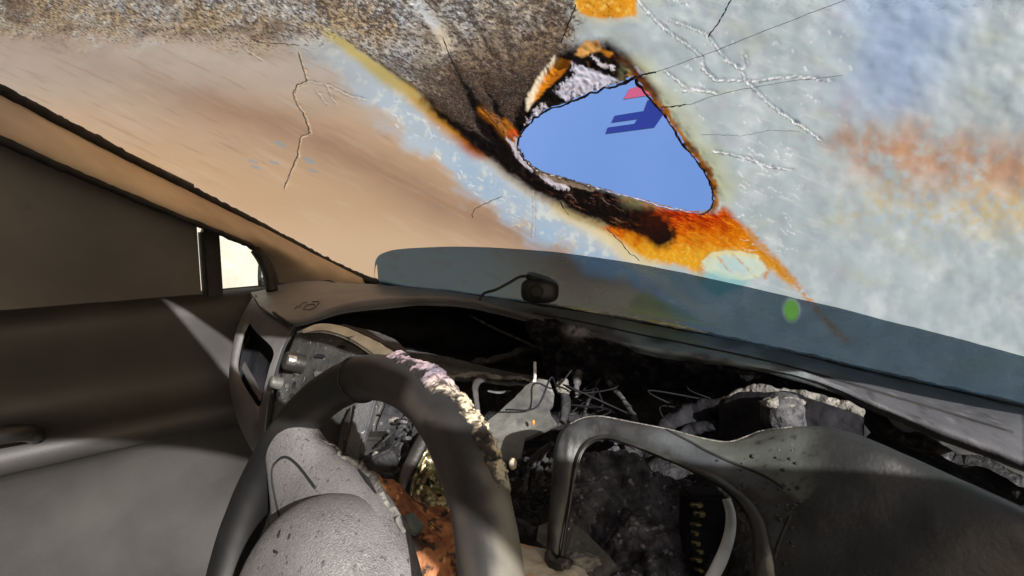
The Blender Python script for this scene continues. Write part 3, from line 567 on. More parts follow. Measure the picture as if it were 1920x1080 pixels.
crack([(830, 70), (850, 120), (880, 170), (935, 235)], 1.5, dm, .5, seed=29); crack([(1080, 8), (1066, 45), (1052, 78)], 1.3, dm, .4, seed=30)
# made-up dark film imitating shade along the foot of the glass, just inside it
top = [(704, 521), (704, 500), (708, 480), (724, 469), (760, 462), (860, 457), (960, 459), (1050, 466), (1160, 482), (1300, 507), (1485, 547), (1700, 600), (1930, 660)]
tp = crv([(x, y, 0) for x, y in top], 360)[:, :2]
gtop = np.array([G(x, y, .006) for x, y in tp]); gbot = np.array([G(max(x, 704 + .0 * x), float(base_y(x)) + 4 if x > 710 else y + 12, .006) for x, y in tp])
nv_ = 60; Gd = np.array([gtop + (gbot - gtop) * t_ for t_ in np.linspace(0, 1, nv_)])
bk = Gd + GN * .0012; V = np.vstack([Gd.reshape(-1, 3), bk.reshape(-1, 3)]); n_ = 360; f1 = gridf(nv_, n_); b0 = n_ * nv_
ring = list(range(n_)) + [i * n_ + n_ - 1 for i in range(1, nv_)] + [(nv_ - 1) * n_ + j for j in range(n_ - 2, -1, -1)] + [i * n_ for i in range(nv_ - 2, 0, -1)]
shade = mk('shade_strip', V, f1 + [tuple(b0 + q for q in t[::-1]) for t in f1] + [(q, s_, b0 + s_, b0 + q) for q, s_ in zip(ring, ring[1:] + ring[:1])], None or M['rubber'], ws)
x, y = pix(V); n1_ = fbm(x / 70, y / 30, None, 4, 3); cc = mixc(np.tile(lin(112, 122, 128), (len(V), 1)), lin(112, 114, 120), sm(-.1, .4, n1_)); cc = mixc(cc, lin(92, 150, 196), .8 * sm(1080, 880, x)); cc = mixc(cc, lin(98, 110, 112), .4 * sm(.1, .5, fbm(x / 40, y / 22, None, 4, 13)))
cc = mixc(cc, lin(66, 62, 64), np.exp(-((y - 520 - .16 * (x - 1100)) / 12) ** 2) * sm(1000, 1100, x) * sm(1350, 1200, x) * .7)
m_ = sm(4, -6, sdp(x + 5 * n1_, y + 4 * n1_, [(1176, 585), (1182, 562), (1204, 545), (1225, 552), (1270, 575), (1335, 612), (1260, 600)])); cc = mixc(cc, lin(92, 102, 78), m_ * .7); cc = mixc(cc, lin(150, 158, 120), m_ * .8 * sm(-16, 6, y - np.interp(x, [1176, 1335], [580, 610])));  # olive wedge painted into the film as a coloured light reflection
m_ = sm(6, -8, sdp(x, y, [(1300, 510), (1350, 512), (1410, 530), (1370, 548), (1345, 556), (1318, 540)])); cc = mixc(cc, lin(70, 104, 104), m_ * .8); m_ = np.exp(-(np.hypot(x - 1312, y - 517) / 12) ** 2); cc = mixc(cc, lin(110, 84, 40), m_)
paint(shade, cc); a_ = shade.data.attributes.new('shade_weight', 'FLOAT', 'POINT'); a_.data.foreach_set('value', sm(.6, 1.2, np.hypot((x - 1484) / 17, (y - 581) / 24)).astype(np.float32))
m = bpy.data.materials.new('shade_film'); N, L = nodes(m); p = N['Principled BSDF']; at = N.new('ShaderNodeAttribute'); at.attribute_name = 'stain_and_light'; L.new(at.outputs['Color'], p.inputs['Base Color']); p.inputs['Roughness'].default_value = .35
tr_ = N.new('ShaderNodeBsdfTransparent'); tr_.inputs[0].default_value = (.58, .64, .67, 1); ms = N.new('ShaderNodeMixShader'); dn = N.new('ShaderNodeAttribute'); dn.attribute_name = 'shade_weight'; mm = N.new('ShaderNodeMath'); mm.operation = 'MULTIPLY'; mm.inputs[1].default_value = .5; L.new(dn.outputs['Fac'], mm.inputs[0]); L.new(mm.outputs[0], ms.inputs[0])
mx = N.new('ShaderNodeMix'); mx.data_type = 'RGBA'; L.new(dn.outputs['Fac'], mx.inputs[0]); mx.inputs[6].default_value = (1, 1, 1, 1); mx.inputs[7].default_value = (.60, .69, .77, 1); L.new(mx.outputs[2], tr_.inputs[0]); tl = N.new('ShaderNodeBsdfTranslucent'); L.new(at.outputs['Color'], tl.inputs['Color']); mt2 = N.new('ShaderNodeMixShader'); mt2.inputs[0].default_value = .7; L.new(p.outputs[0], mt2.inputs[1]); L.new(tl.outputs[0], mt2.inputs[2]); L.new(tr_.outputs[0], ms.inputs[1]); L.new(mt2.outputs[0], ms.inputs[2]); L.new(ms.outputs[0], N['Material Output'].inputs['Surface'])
shade.data.materials.clear(); shade.data.materials.append(m)
# rubber seal: along the pillar and along the foot
sl_ = [(x, base_y(x) + 2) for x in (560, 600, 650, 710)]
tube('rubber_seal', [G(x, y, .012) for x, y in [(-160, 72), (0, 152), (200, 258), (435, 383), (500, 418), (600, 472), (660, 503), (712, 523)]], [.009, .009, .008, .008, .008, .008, .009, .010], M['rubber'], ws, 10, n=260, jit=.0035, seed=4)
tube('rubber_seal', [G(x, float(base_y(x)) + 3, .010) for x in (700, 760, 850, 950, 1040, 1140, 1250, 1360, 1485, 1700, 1930)], [.013, .010, .009, .009, .009, .009, .009, .009, .009, .009, .009], M['rubber'], ws, 10, n=260, jit=.003, seed=5)
ym = mat('gap_light_yellow', (.62, .58, .36), (.8, .78, .6), .5, 60, .3)  # pale yellow strips imitate light coming through a gap at the base
tube('gap_light', [G(x, float(base_y(x)) - 6, .009) for x in (1048, 1070, 1100, 1150)], [.0004, .0022, .0022, .0006], ym, ws, 8, n=60, jit=.0012)
tube('gap_light', [G(x, float(base_y(x)) - 8, .009) for x in (1180, 1220, 1270, 1330)], [.0008, .0025, .003, .0004], ym, ws, 8, n=60, jit=.0012)
cb = thing('cab_shell', (0, -1, .4), 'sooty van cab roof and rear bulkhead around the camera', 'van body')
hd_ = GP + GT * .90; XR = np.linspace(-1.45, .45, 9)  # unseen roof stops short on the passenger side so sun reaches the wheel
loft('roof_lining', [[(x, hd_[1] + .03, hd_[2] - .012) for x in XR], [(x, -.30, .36) for x in XR], [(x, -.8, .46) for x in XR], [(x, -1.5, .50) for x in XR], [(x, -1.9, .48) for x in XR]], 40, 30, M['side'], cb, amp=.006, freq=4, thick=.03)
box('rear_bulkhead', (0, -1.93, -.35), (2.9, .05, 1.7), M['side'], cb, .01)
box('floor_pan', (0, -.5, -1.2), (2.9, 2.9, .06), M['rubber'], cb, .01)
UR = np.linspace(.46, 1.44, 30)  # opaque off-view pane added to block sun, gap left toward the wheel
loft('sun_block_pane', [[GP + GT * t_ + np.array([u + .03 * math.sin(9 * t_ * (1 + .3 * k)) * (1 - k / 29), 0, 0]) for k, u in enumerate(UR)] for t_ in np.linspace(0, .92, 24)], 30, 24, M['char'], ws, amp=.002, freq=20, thick=.005, label='unseen black pane added on the passenger side to block sun')
pd = thing('passenger_door', (1.36, 0, -1.1), 'sooty passenger door with its window burnt out', 'door')
box('door_skin', (1.36, -.4, -.74), (.09, 1.9, .9), M['side'], pd, .02)
box('window_frame', (1.36, -1.3, .05), (.09, .12, .75), M['side'], pd, .02)
# ------------------------------------------------------------------ driver side pillar and door
pl = thing('windshield_pillar', G(600, 500), 'tan plastic covered windshield pillar beside the driver window', 'pillar')
A = [(-160, 74), (0, 154), (200, 260), (435, 383), (500, 417), (600, 470), (708, 524)]
B = [(-160, 190), (0, 262), (200, 350), (435, 446), (472, 462), (500, 490), (522, 540)]
ra = [G(x, y, .014) for x, y in A]; rb = [ra[i] * (np.linalg.norm(W(*B[i], 1)) / np.linalg.norm(W(*A[i], 1))) * 0 + W(B[i][0], B[i][1], float(ra[i] @ FW) * .93) for i in range(7)]
rm = [(a * .4 + b * .6) * .965 for a, b in zip(ra, rb)]; rm2 = [(a * .75 + b * .25) * .98 for a, b in zip(ra, rb)]; rc = [b * 1.05 for b in rb]
loft('trim_cover', [ra, rm2, rm, rb, rc], 120, 40, M['trim'], pl, amp=.0016, freq=14, seed=3, thick=.006)
tube('rubber_edge', [b * .998 for b in rb], [.007, .007, .006, .006, .006, .007, .007], M['rubber'], pl, 8, n=120, jit=.002)
tube('rubber_edge', [W(x, y, 1.24) for x, y in ((478, 468), (496, 490), (506, 515), (510, 545))], [.010, .014, .014, .012], M['rubber'], pl, 8, n=40)
dr = thing('driver_door', (-1.36, 0, -1.1), 'sooty grey driver door with smoked side window', 'door')
DX = np.array([-1.30, 0, 0]); DN = np.array([1.0, 0, 0])
def D(px_, py_, off=0): return onp(px_, py_, DX + DN * off, DN)
sill = lambda y: -.175
Ys = np.linspace(-.7, .62, 12)
prof = [(-1.33, -.165), (-1.285, -.172), (-1.262, -.20), (-1.262, -.32), (-1.235, -.36), (-1.20, -.375), (-1.20, -.41), (-1.25, -.45), (-1.27, -.60), (-1.25, -.95), (-1.25, -1.15)]
loft('door_panel', [[(x, y, z) for y in Ys] for x, z in prof], 60, 60, M['door'], dr, amp=.002, freq=9, seed=8, thick=.02)
box('window_divider', (-1.30, .355, -.125), (.03, .035, .17), M['rubber'], dr, .006)
pane = mat('smoked_pane', (.045, .04, .036), (.09, .082, .074), .35, 4, .1, 60, [((.15, .14, .125), 2.2, .48, .75), ((.03, .027, .024), 14, .6, .75)], .5)
box('window_pane', (-1.305, -.18, .06), (.006, 1.03, .46), pane, dr, .001)
box('window_top_frame', (-1.31, -.1, .30), (.05, 1.5, .05), M['door'], dr, .01)
tube('pull_handle', [(-1.2, .05, -.36), (-1.165, .02, -.34), (-1.16, -.12, -.335), (-1.2, -.16, -.36)], .014, M['bezeldark'], dr, 10, n=40)
mi = thing('side_mirror', (-1.6, .5, -.1), 'black door mirror outside the driver quarter window', 'mirror')
blob('housing', W(508, 520, 1.75), (.035, .075, .03), M['rubber'], mi, sub=3, amp=.05, sq=.8, axes=CAMAX)
box('mirror_glass', W(503, 524, 1.705), (.04, .09, .006), M['steel'], mi, .002, ax=CAMAX)
# ------------------------------------------------------------------ dashboard
da = thing('dashboard', (-.7, .6, -.5), 'burnt out dashboard with sooty pad under the windshield', 'dashboard')
bx = [470, 530, 600, 710, 850, 1040, 1250, 1485, 1700, 1930]
r1 = [G(x, float(base_y(x)) + 4, .004) if x >= 700 else W(x, y_, 1.36) for x, y_ in zip(bx, [540, 531, 527] + [0] * 7)]
r2 = PX([(468, 546, 1.27), (530, 540, 1.27), (600, 534, 1.25), (710, 538, 1.20), (850, 549, 1.08), (1040, 586, .90), (1250, 628, .77), (1485, 678, .66), (1700, 742, .58), (1930, 815, .52)])
r3 = PX([(478, 560, 1.16), (530, 560, 1.12), (600, 552, 1.10), (690, 550, 1.06), (850, 554, .98), (1045, 596, .83), (1240, 642, .72), (1485, 694, .61), (1700, 766, .545), (1930, 845, .49)])
r4 = PX([(486, 572, 1.10), (520, 590, 1.03), (565, 600, 1.0), (650, 572, .985), (850, 560, .93), (1060, 612, .80), (1215, 654, .70), (1485, 702, .59), (1700, 782, .53), (1930, 868, .475)])
r5 = PX([(490, 580, 1.09), (520, 598, 1.025), (560, 612, 1.01), (655, 586, 1.0), (850, 574, .95), (1060, 626, .815), (1215, 668, .715), (1485, 712, .61), (1700, 800, .54), (1930, 890, .48)])
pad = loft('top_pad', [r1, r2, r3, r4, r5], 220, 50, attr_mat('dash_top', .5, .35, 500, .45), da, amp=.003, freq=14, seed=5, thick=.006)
V = np.array([v.co[:] for v in pad.data.vertices]) + WL[pad.name]; x, y = pix(V); n = fbm(x / 30, y / 18, None, 4, 6); n2_ = fbm(x / 90, y / 40, None, 4, 16)
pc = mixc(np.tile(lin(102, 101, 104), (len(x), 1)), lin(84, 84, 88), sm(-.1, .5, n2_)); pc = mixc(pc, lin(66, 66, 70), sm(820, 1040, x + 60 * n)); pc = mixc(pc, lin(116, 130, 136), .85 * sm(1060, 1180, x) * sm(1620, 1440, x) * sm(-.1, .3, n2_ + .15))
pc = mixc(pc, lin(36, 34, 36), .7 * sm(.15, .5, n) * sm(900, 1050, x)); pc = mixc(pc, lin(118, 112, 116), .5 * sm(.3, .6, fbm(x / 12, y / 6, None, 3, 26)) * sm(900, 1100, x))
m_ = sm(6, -6, sdp(x + 6 * n, y + 4 * n, [(1180, 600), (1330, 640), (1300, 650), (1190, 615)])); pc = mixc(pc, lin(122, 128, 96), m_ * .7)  # mirrored olive light patch painted on the pad
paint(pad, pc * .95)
tp_ = bvh(pad)
def surf(name, pts, rad, m, par, tree, lift=0.0, **k):
    Q = [hit(tree, x, y, lift) for x, y in crv([(a, b, 0) for a, b in pts], max(8, len(pts) * 4))[:, :2]]; Q = [q for q in Q if q is not None]
    if len(Q) > 3: return tube(name, Q, rad, m, par, 6, n=len(Q) * 3, **k)
surf('pad_seam', [(1000, 588), (1100, 606), (1200, 628), (1300, 648), (1480, 688), (1700, 752), (1900, 812)], .0018, M['groove'], da, tp_)
# embossed airbag mark on the pad
for k, pts in enumerate(([(560, 578), (566, 570), (576, 567)], [(568, 581), (575, 573), (588, 571), (592, 576), (580, 581), (570, 580)], [(586, 566), (598, 566), (596, 572)], [(553, 580), (558, 574)])):
    surf('embossed_mark', pts, .0014, M['padsoot'], da, tp_)
# left shoulder with the air vent
sh_o = PX([(478, 550, 1.20), (500, 575, 1.12), (552, 612, 1.005), (532, 660, .985), (512, 740, .95), (500, 800, .93), (494, 860, .93), (476, 850, .97), (446, 790, 1.02), (430, 720, 1.07), (434, 660, 1.11), (450, 600, 1.16)])
sh_m = PX([(472, 590, 1.13), (482, 606, 1.10), (522, 648, 1.005), (510, 690, .985), (498, 742, .975), (490, 772, .965), (484, 770, .97), (474, 758, .985), (456, 730, 1.02), (443, 700, 1.06), (444, 672, 1.085), (458, 620, 1.12)])
sh_i = PX([(468, 606, 1.125), (480, 622, 1.095), (512, 656, 1.01), (505, 690, .99), (496, 725, .985), (490, 756, .975), (484, 762, .98), (474, 748, .99), (458, 722, 1.03), (448, 698, 1.065), (448, 676, 1.09), (458, 630, 1.12)])
sh_d = [q * 1.02 - np.array([0, 0, .004]) for q in sh_i]; sh_b = [q * 1.10 - np.array([0, 0, .02]) for q in sh_i]
rings('side_panel', [[q * 1.03 for q in sh_o], sh_o, [(a + b) * .5 * .995 for a, b in zip(sh_o, sh_m)], sh_m, sh_i], 120, M['shoulder'], da, False, curve=True)
vo_ = rings('vent_opening', [sh_i, sh_d, sh_b], 120, M['deep'], da, True)
loft('vent_blade', [PX([(452, 690, 1.06), (470, 725, 1.02), (488, 752, .99)]), PX([(458, 676, 1.08), (478, 712, 1.03), (494, 742, 1.0)])], 20, 6, M['side'], vo_, thick=.003)
tube('panel_gap', PX([(498, 577, 1.105), (520, 592, 1.03), (546, 610, .992)]), [.001, .0032, .0028], M['groove'], da, 8, n=30, jit=.001)
tube('panel_gap', PX([(556, 612, .985), (534, 650, .975), (518, 700, .955), (508, 750, .94), (500, 820, .92)]), .0026, M['groove'], da, 8, n=50)
# speckled instrument fascia right of the vent
fa = [PX([(552, 628, .98), (532, 690, .955), (514, 760, .93), (502, 840, .91)]), PX([(566, 622, .965), (560, 700, .94), (545, 770, .92), (530, 850, .90)]), PX([(620, 616, .94), (620, 700, .90), (610, 770, .88), (600, 850, .87)]), PX([(690, 640, .91), (695, 720, .87), (690, 790, .85), (685, 860, .84)]), PX([(726, 668, .895), (722, 740, .86), (702, 800, .845), (690, 870, .83)])]
fas = loft('switch_panel', fa, 60, 60, M['speck'], da, amp=.003, freq=26, seed=9, thick=.01); tf = bvh(fas)
lf = [PX([(556, 622, .985), (600, 606, .96), (650, 614, .935), (700, 636, .91), (745, 662, .885)]), PX([(566, 618, .965), (602, 612, .945), (648, 622, .92), (692, 646, .895), (728, 672, .875)]), PX([(568, 624, .96), (604, 619, .935), (644, 629, .912), (684, 652, .888), (716, 676, .87)])]
loft('cluster_hood', lf, 60, 20, M['pale'], da, amp=.0015, freq=30, seed=2, thick=.006)
lf = [PX([(640, 606, 1.0), (700, 620, .96), (745, 640, .92), (772, 668, .88)]), PX([(650, 614, .934), (700, 634, .908), (735, 652, .89), (760, 672, .87)])]
loft('cluster_hood', lf, 40, 14, M['side'], da, amp=.004, freq=30, seed=12, thick=.006)
def knob(px_, py_, d, r_, m, par, name='knob', depth=.02, tilt=(-.1, -.85, .35)):
    nrm = np.array(tilt); nrm /= np.linalg.norm(nrm); a = np.cross(nrm, ZZ); a /= np.linalg.norm(a); b = np.cross(nrm, a); c0 = W(px_, py_, d); n = 24; V = []
    for h_, q in ((-.5, 1.0), (.7, .95), (.92, .85), (1, .6), (1.0, .05)):
        V += [c0 + nrm * depth * h_ + r_ * q * (a * math.cos(2 * math.pi * k / n) + b * math.sin(2 * math.pi * k / n)) for k in range(n)]
    return mk(name, V, gridf(5, n, True) + [tuple(4 * n + k for k in range(n))], m, par)
knob(556, 680, .93, .015, M['bezeldark'], fas); knob(548, 676, .915, .008, M['steel'], fas, depth=.008); knob(520, 718, .935, .010, M['shard'], fas, depth=.012)
for x, y, w_, h_, mt in ((556, 700, 16, 7, 'foam'), (540, 650, 9, 30, 'deep'), (522, 740, 6, 14, 'deep'), (548, 742, 8, 10, 'deep'), (538, 724, 5, 12, 'foam'), (552, 722, 4, 16, 'deep'), (534, 752, 6, 6, 'foam'), (598, 702, 22, 14, 'shard'), (600, 668, 26, 8, 'deep'), (640, 650, 20, 6, 'deep')):
    q = hit(tf, x, y, .003)
    if q is not None: box('switch', q, (w_ / F * .8, .008, h_ / F * .8), M[mt if mt != 'foam' else 'shard'], fas, .002, ax=[(.9, .4, 0), (-.4, .9, 0), (.1, 0, 1)])
# binnacle: dark recess under the pad lip, grey shelf
loft('binnacle_recess', [PX([(560, 612, 1.02), (655, 584, 1.01), (850, 572, .96), (1062, 624, .83)]), PX([(590, 612, 1.12), (690, 600, 1.15), (850, 600, 1.14), (1050, 640, 1.0)]), PX([(620, 630, 1.15), (720, 640, 1.15), (860, 650, 1.12), (1040, 690, .99)]), PX([(640, 650, 1.0), (745, 660, .96), (860, 690, .93), (1030, 712, .86)])], 80, 60, M['deep'], da, amp=.012, freq=14, seed=21, thick=.006)
sf = [PX([(735, 652, .99), (830, 668, .95), (920, 690, .90), (1012, 708, .86)]), PX([(748, 668, .92), (830, 686, .90), (920, 702, .87), (1010, 712, .845)]), PX([(770, 694, .88), (840, 704, .87), (920, 710, .855), (1010, 716, .84)])]
loft('cluster_shelf', sf, 60, 20, M['sheet'], da, amp=.003, freq=40, seed=14, thick=.008)
tube('shelf_edge', PX([(775, 696, .87), (840, 707, .86), (890, 704, .855), (950, 709, .85), (1010, 714, .84)]), [.003, .004, .005, .003, .002], M['foam'], da, 8, n=80, jit=.005, seed=3)
tube('wire', PX([(880, 590, 1.0), (920, 612, .97), (960, 630, .93), (1020, 658, .88)]), .002, M['hose'], da, 6)
# lower void behind the wheel and the burnt bulkhead
bk_ = [PX([(690, 690, .95), (840, 716, .95), (1060, 640, .90), (1220, 664, .78), (1485, 716, .66), (1930, 900, .52)]), PX([(680, 760, 1.0), (840, 760, 1.05), (1060, 700, .98), (1240, 720, .88), (1485, 770, .74), (1930, 950, .60)]), PX([(670, 850, 1.0), (840, 850, 1.02), (1060, 820, .92), (1240, 800, .86), (1485, 840, .72), (1930, 1010, .60)]), PX([(650, 950, .92), (840, 950, .92), (1060, 950, .80), (1260, 940, .72), (1485, 950, .62), (1930, 1080, .55)]), PX([(640, 1120, .8), (840, 1120, .8), (1060, 1120, .66), (1260, 1120, .60), (1485, 1120, .54), (1930, 1200, .5)])]
loft('burnt_bulkhead', bk_, 200, 140, M['char'], da, amp=.03, freq=13, seed=33, thick=.01, o=6)
# burnt foam hump under the pad lip in the middle
loft('burnt_insulation', [PX([(985, 592, .86), (1060, 606, .80), (1130, 628, .76), (1250, 664, .70), (1380, 690, .64), (1500, 712, .60)]), PX([(990, 625, .85), (1064, 632, .79), (1135, 648, .755), (1250, 682, .70), (1380, 704, .645), (1500, 726, .60)]), PX([(1015, 670, .87), (1072, 675, .81), (1110, 690, .80), (1240, 712, .76), (1370, 730, .70), (1500, 752, .64)]), PX([(1030, 715, .89), (1070, 722, .84), (1092, 720, .84), (1240, 740, .84), (1370, 760, .76), (1500, 780, .70)])], 160, 60, attr_mat('fluffy_char', .9, .9, 260, .1, .004), da, amp=.011, freq=34, seed=71, thick=.006, o=5)
q_ = bpy.data.objects['burnt_insulation']; V = np.array([v.co[:] for v in q_.data.vertices]) + WL[q_.name]; x, y = pix(V); n = fbm(x / 16, y / 14, None, 4, 6)
lc = mixc(np.tile(lin(24, 23, 26), (len(x), 1)), lin(62, 60, 68), sm(.0, .6, n)); lc = mixc(lc, lin(130, 128, 134), sm(30, 6, np.hypot((x - 1085) / 1.3, y - 616) + 16 * n)); lc = mixc(lc, lin(12, 12, 14), sm(-.1, -.5, n)); paint(q_, lc * .8)
# ------------------------------------------------------------------ dash camera
dc = thing('dash_camera', W(1012, 560, 1.0), 'small black dash camera with cable at the foot of the windshield', 'camera')
gd = float(G(1012, 545, .02) @ FW) * .90
V, fc = blobv(W(1012, 545, gd), (.028, .0185, .02), 4, .02, 3, 1, .62, CAMAX); cb_ = mk('camera_body', V, fc, M['camera'], dc)
V, fc = blobv(W(1008, 519, gd), (.017, .0095, .014), 4, .06, 2, 2, .8, CAMAX); mk('mount', V, fc, M['camera'], dc)
V, fc = blobv(W(1022, 522, gd * .995), (.011, .0065, .011), 3, .06, 2, 3, .8, CAMAX); mk('mount', V, fc, M['camera'], dc)
knob(1006, 546, gd - .022, .010, M['rubber'], cb_, 'lens', .004, tuple(-FW))
tube('cable', [W(998, 518, gd), W(975, 519, gd), W(955, 530, gd), W(930, 543, gd * 1.0), W(910, 549, gd * 1.01), W(902, 556, gd), W(900, 562, gd * .99)], .0022, M['camera'], dc, 8, n=60)
# ------------------------------------------------------------------ steering wheel
R0 = .18; WC = np.array([-.3922, .1665, -.2982]); WN = np.array([-.0181, -.9204, .3906]); WN /= np.linalg.norm(WN)
E1 = np.cross(ZZ, WN); E1 /= np.linalg.norm(E1); E2 = np.cross(WN, E1)     # E1 = wheel right as seen, E2 = up in plane
sw = thing('steering_wheel', WC, 'fire damaged dark steering wheel with blistered crust on its rim', 'steering wheel')
def rim(th, ph, r_, rs=1.0): 
    c_ = math.cos(th) * E1 + math.sin(th) * E2
    return WC + R0 * c_ + r_ * (math.cos(ph) * c_ + rs * math.sin(ph) * WN)
nt_, np_ = 360, 28; TR = .0185; V = []
for i in range(nt_):
    th = 2 * math.pi * i / nt_
    for k in range(np_): V.append(rim(th, 2 * math.pi * k / np_, TR, 1.05))
V = np.array(V); nrm_ = fbm(V[:, 0] * 30, V[:, 1] * 30, V[:, 2] * 30, 3, 4)
ctr = np.repeat(np.array([rim(2 * math.pi * i / nt_, 0, 0) for i in range(nt_)]), np_, 0); V = ctr + (V - ctr) * (1 + .05 * nrm_)[:, None]
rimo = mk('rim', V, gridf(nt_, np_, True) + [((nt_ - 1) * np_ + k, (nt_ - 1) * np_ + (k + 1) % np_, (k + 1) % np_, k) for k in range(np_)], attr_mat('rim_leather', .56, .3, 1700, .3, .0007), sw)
def th_of(x, y):   # rim angle nearest to a pixel
    th = np.linspace(0, 2 * math.pi, 720); C = np.array([rim(t_, 0, 0) for t_ in th]); a, b = pix(C); return th[np.argmin(np.hypot(a - x, b - y) + (C @ FW < .1) * 1e4)]
def phi_out(th, px_off):  # tube angle whose surface normal points along a pixel direction
    best = None
    for ph in np.linspace(0, 2 * math.pi, 72):
        q = rim(th, ph, 1) - rim(th, 0, 0); n = (q @ RT, q @ UP, -(q @ FW)); s_ = n[0] * px_off[0] + n[1] * px_off[1] + .35 * n[2] * px_off[2]
        if best is None or s_ > best[0]: best = (s_, ph)
    return best[1]
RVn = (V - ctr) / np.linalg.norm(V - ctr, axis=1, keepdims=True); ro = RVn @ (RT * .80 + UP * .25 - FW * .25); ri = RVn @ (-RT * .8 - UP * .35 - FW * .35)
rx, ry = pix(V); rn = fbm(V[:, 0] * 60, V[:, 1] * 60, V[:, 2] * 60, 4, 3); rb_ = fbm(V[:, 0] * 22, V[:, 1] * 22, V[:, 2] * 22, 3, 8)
lc = mixc(np.tile(lin(37, 37, 38), (len(V), 1)), lin(54, 51, 50), sm(-.2, .5, rb_)); lc = mixc(lc, lin(84, 74, 68), .6 * sm(.25, .75, ri + .2 * rn) * sm(640, 720, rx)); lc = mixc(lc, lin(20, 20, 22), .85 * sm(.55, .2, np.abs(RVn @ (-FW * .95 + RT * .12) - .95) * 2.2 + .2 * rn) * sm(700, 760, rx))  # inner side browner as if lit, put into the colour
lc = mixc(lc, lin(116, 111, 100), .85 * sm(.25, .75, ro + .35 * rn) * sm(820, 960, ry + 40 * rn) * sm(780, 860, rx)); lc = mixc(lc, lin(11, 11, 12), .95 * sm(640, 540, rx) * sm(770, 860, ry)); lc = mixc(lc, lin(24, 23, 24), .6 * sm(.3, .6, rn)); paint(rimo, lc * .68)  # outer side paler from wear and painted light; left rim darkened as shade
tseam = th_of(676, 708); tube('seam', [rim(tseam + .02 * math.sin(a), a, TR * 1.04, 1.05) for a in np.linspace(0, 2 * math.pi, 30)], .0012, M['groove'], rimo, 6, n=60)
# blistered crust over the upper right of the rim
ta, tb = th_of(712, 706), th_of(908, 985)
if tb > ta: tb -= 2 * math.pi
ni, nk = 420, 64; Vc = []; Cc = []
ths = np.linspace(ta, tb, ni)
for i, th in enumerate(ths):
    s_ = i / (ni - 1); po = phi_out(th, (.72, .62, .6) if s_ < .5 else (.86, .35, .7)); wdt = (1.15 if s_ > .12 else .5 + s_ * 5.4) * (1 if s_ < .45 else 1 - .55 * (s_ - .45) / .55)
    for k in range(nk):
        v = k / (nk - 1) * 2 - 1; ph = po + v * wdt; env = (1 - abs(v) ** 2.5) * min(1, s_ * 14) * min(1, (1 - s_) * 6)
        q = rim(th, ph, TR, 1.05); a = fbm(np.array([q[0] * 110]), np.array([q[1] * 110]), np.array([q[2] * 110]), 4, 17)[0]; b = fbm(np.array([q[0] * 45]), np.array([q[1] * 45]), np.array([q[2] * 45]), 3, 27)[0]
        h_ = TR * (-.10 + env * (.10 + .20 * max(0, b + .25) + .16 * (1 - 2 * abs(a)) + .10 * fbm(np.array([q[0] * 300]), np.array([q[1] * 300]), np.array([q[2] * 300]), 2, 37)[0]))
        Vc.append(rim(th, ph, TR + h_, 1.05)); Cc.append((s_, v, a, b, h_))
Vc = np.array(Vc); Cc = np.array(Cc)
cr = mk('blistered_crust', Vc, gridf(ni, nk), attr_mat('crust', .75, .9, 420, .25, .0015), rimo, label='blistered pinkish and cream crust on the upper right of the rim')
s_, v_, a_n, b_n, h_n = Cc.T
cc = mixc(np.tile(lin(196, 172, 180), (len(Cc), 1)), lin(206, 192, 164), sm(.40, .55, s_ + .05 * b_n)); cc = mixc(cc, lin(150, 148, 134), sm(.78, .95, s_)); cc = mixc(cc, lin(74, 76, 96), .8 * np.exp(-((s_ - .38) / .05) ** 2))
fine_ = fbm(Vc[:, 0] * 260, Vc[:, 1] * 260, Vc[:, 2] * 260, 3, 61); cc = mixc(cc, lin(46, 42, 40), .85 * sm(-.02, .3, fine_) * sm(.30, .5, s_)); cc = mixc(cc, lin(90, 76, 80), .6 * sm(.0, .3, fine_) * sm(.5, .3, s_))
cc = mixc(cc, lin(40, 36, 36), sm(.04, .30, a_n * .9 + np.abs(v_) * .42 - .08)); cc = mixc(cc, lin(34, 31, 31), sm(.0015, -.0005, h_n))
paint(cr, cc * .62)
# hub, spoke body, horn pad
hubc = WC + WN * .012
def inpl(a, b, n=0.0): return WC + E1 * a + E2 * b + WN * n
tj = th_of(540, 815); jx, jy = math.cos(tj) * R0, math.sin(tj) * R0
def oval(c2, wid, ang, th_, off, n=40):   # flattened section across the spoke
    out = []
    for k in range(n):
        a = 2 * math.pi * k / n; s1_ = math.copysign(abs(math.cos(a)) ** .7, math.cos(a)) * wid; s2_ = math.copysign(abs(math.sin(a)) ** .8, math.sin(a)) * th_
        out.append(inpl(c2[0] - math.sin(ang) * s1_, c2[1] + math.cos(ang) * s1_, off + s2_))
    return out
dirx = np.array([jx, jy]); ang = math.atan2(jy, jx)
secs = []
for t_, wid, thk, off in ((1.04, .010, .008, .0), (1.0, .026, .0165, .0), (.92, .031, .018, -.002), (.8, .036, .021, -.006), (.65, .046, .025, -.012), (.5, .060, .030, -.016), (.3, .074, .034, -.018), (.1, .080, .036, -.018), (-.12, .076, .036, -.018), (-.3, .060, .033, -.018), (-.4, .035, .026, -.018), (-.43, .008, .01, -.018)):
    secs.append(oval((dirx[0] * t_, dirx[1] * t_), wid, ang, thk, off))
Gs = np.array([crv(np.array(secs)[:, k], 60) for k in range(40)]).transpose(1, 0, 2)
spk_o = mk('spoke_body', Gs.reshape(-1, 3), gridf(60, 40, True) + [tuple(range(40))[::-1], tuple(59 * 40 + k for k in range(40))], M['hub'], sw)
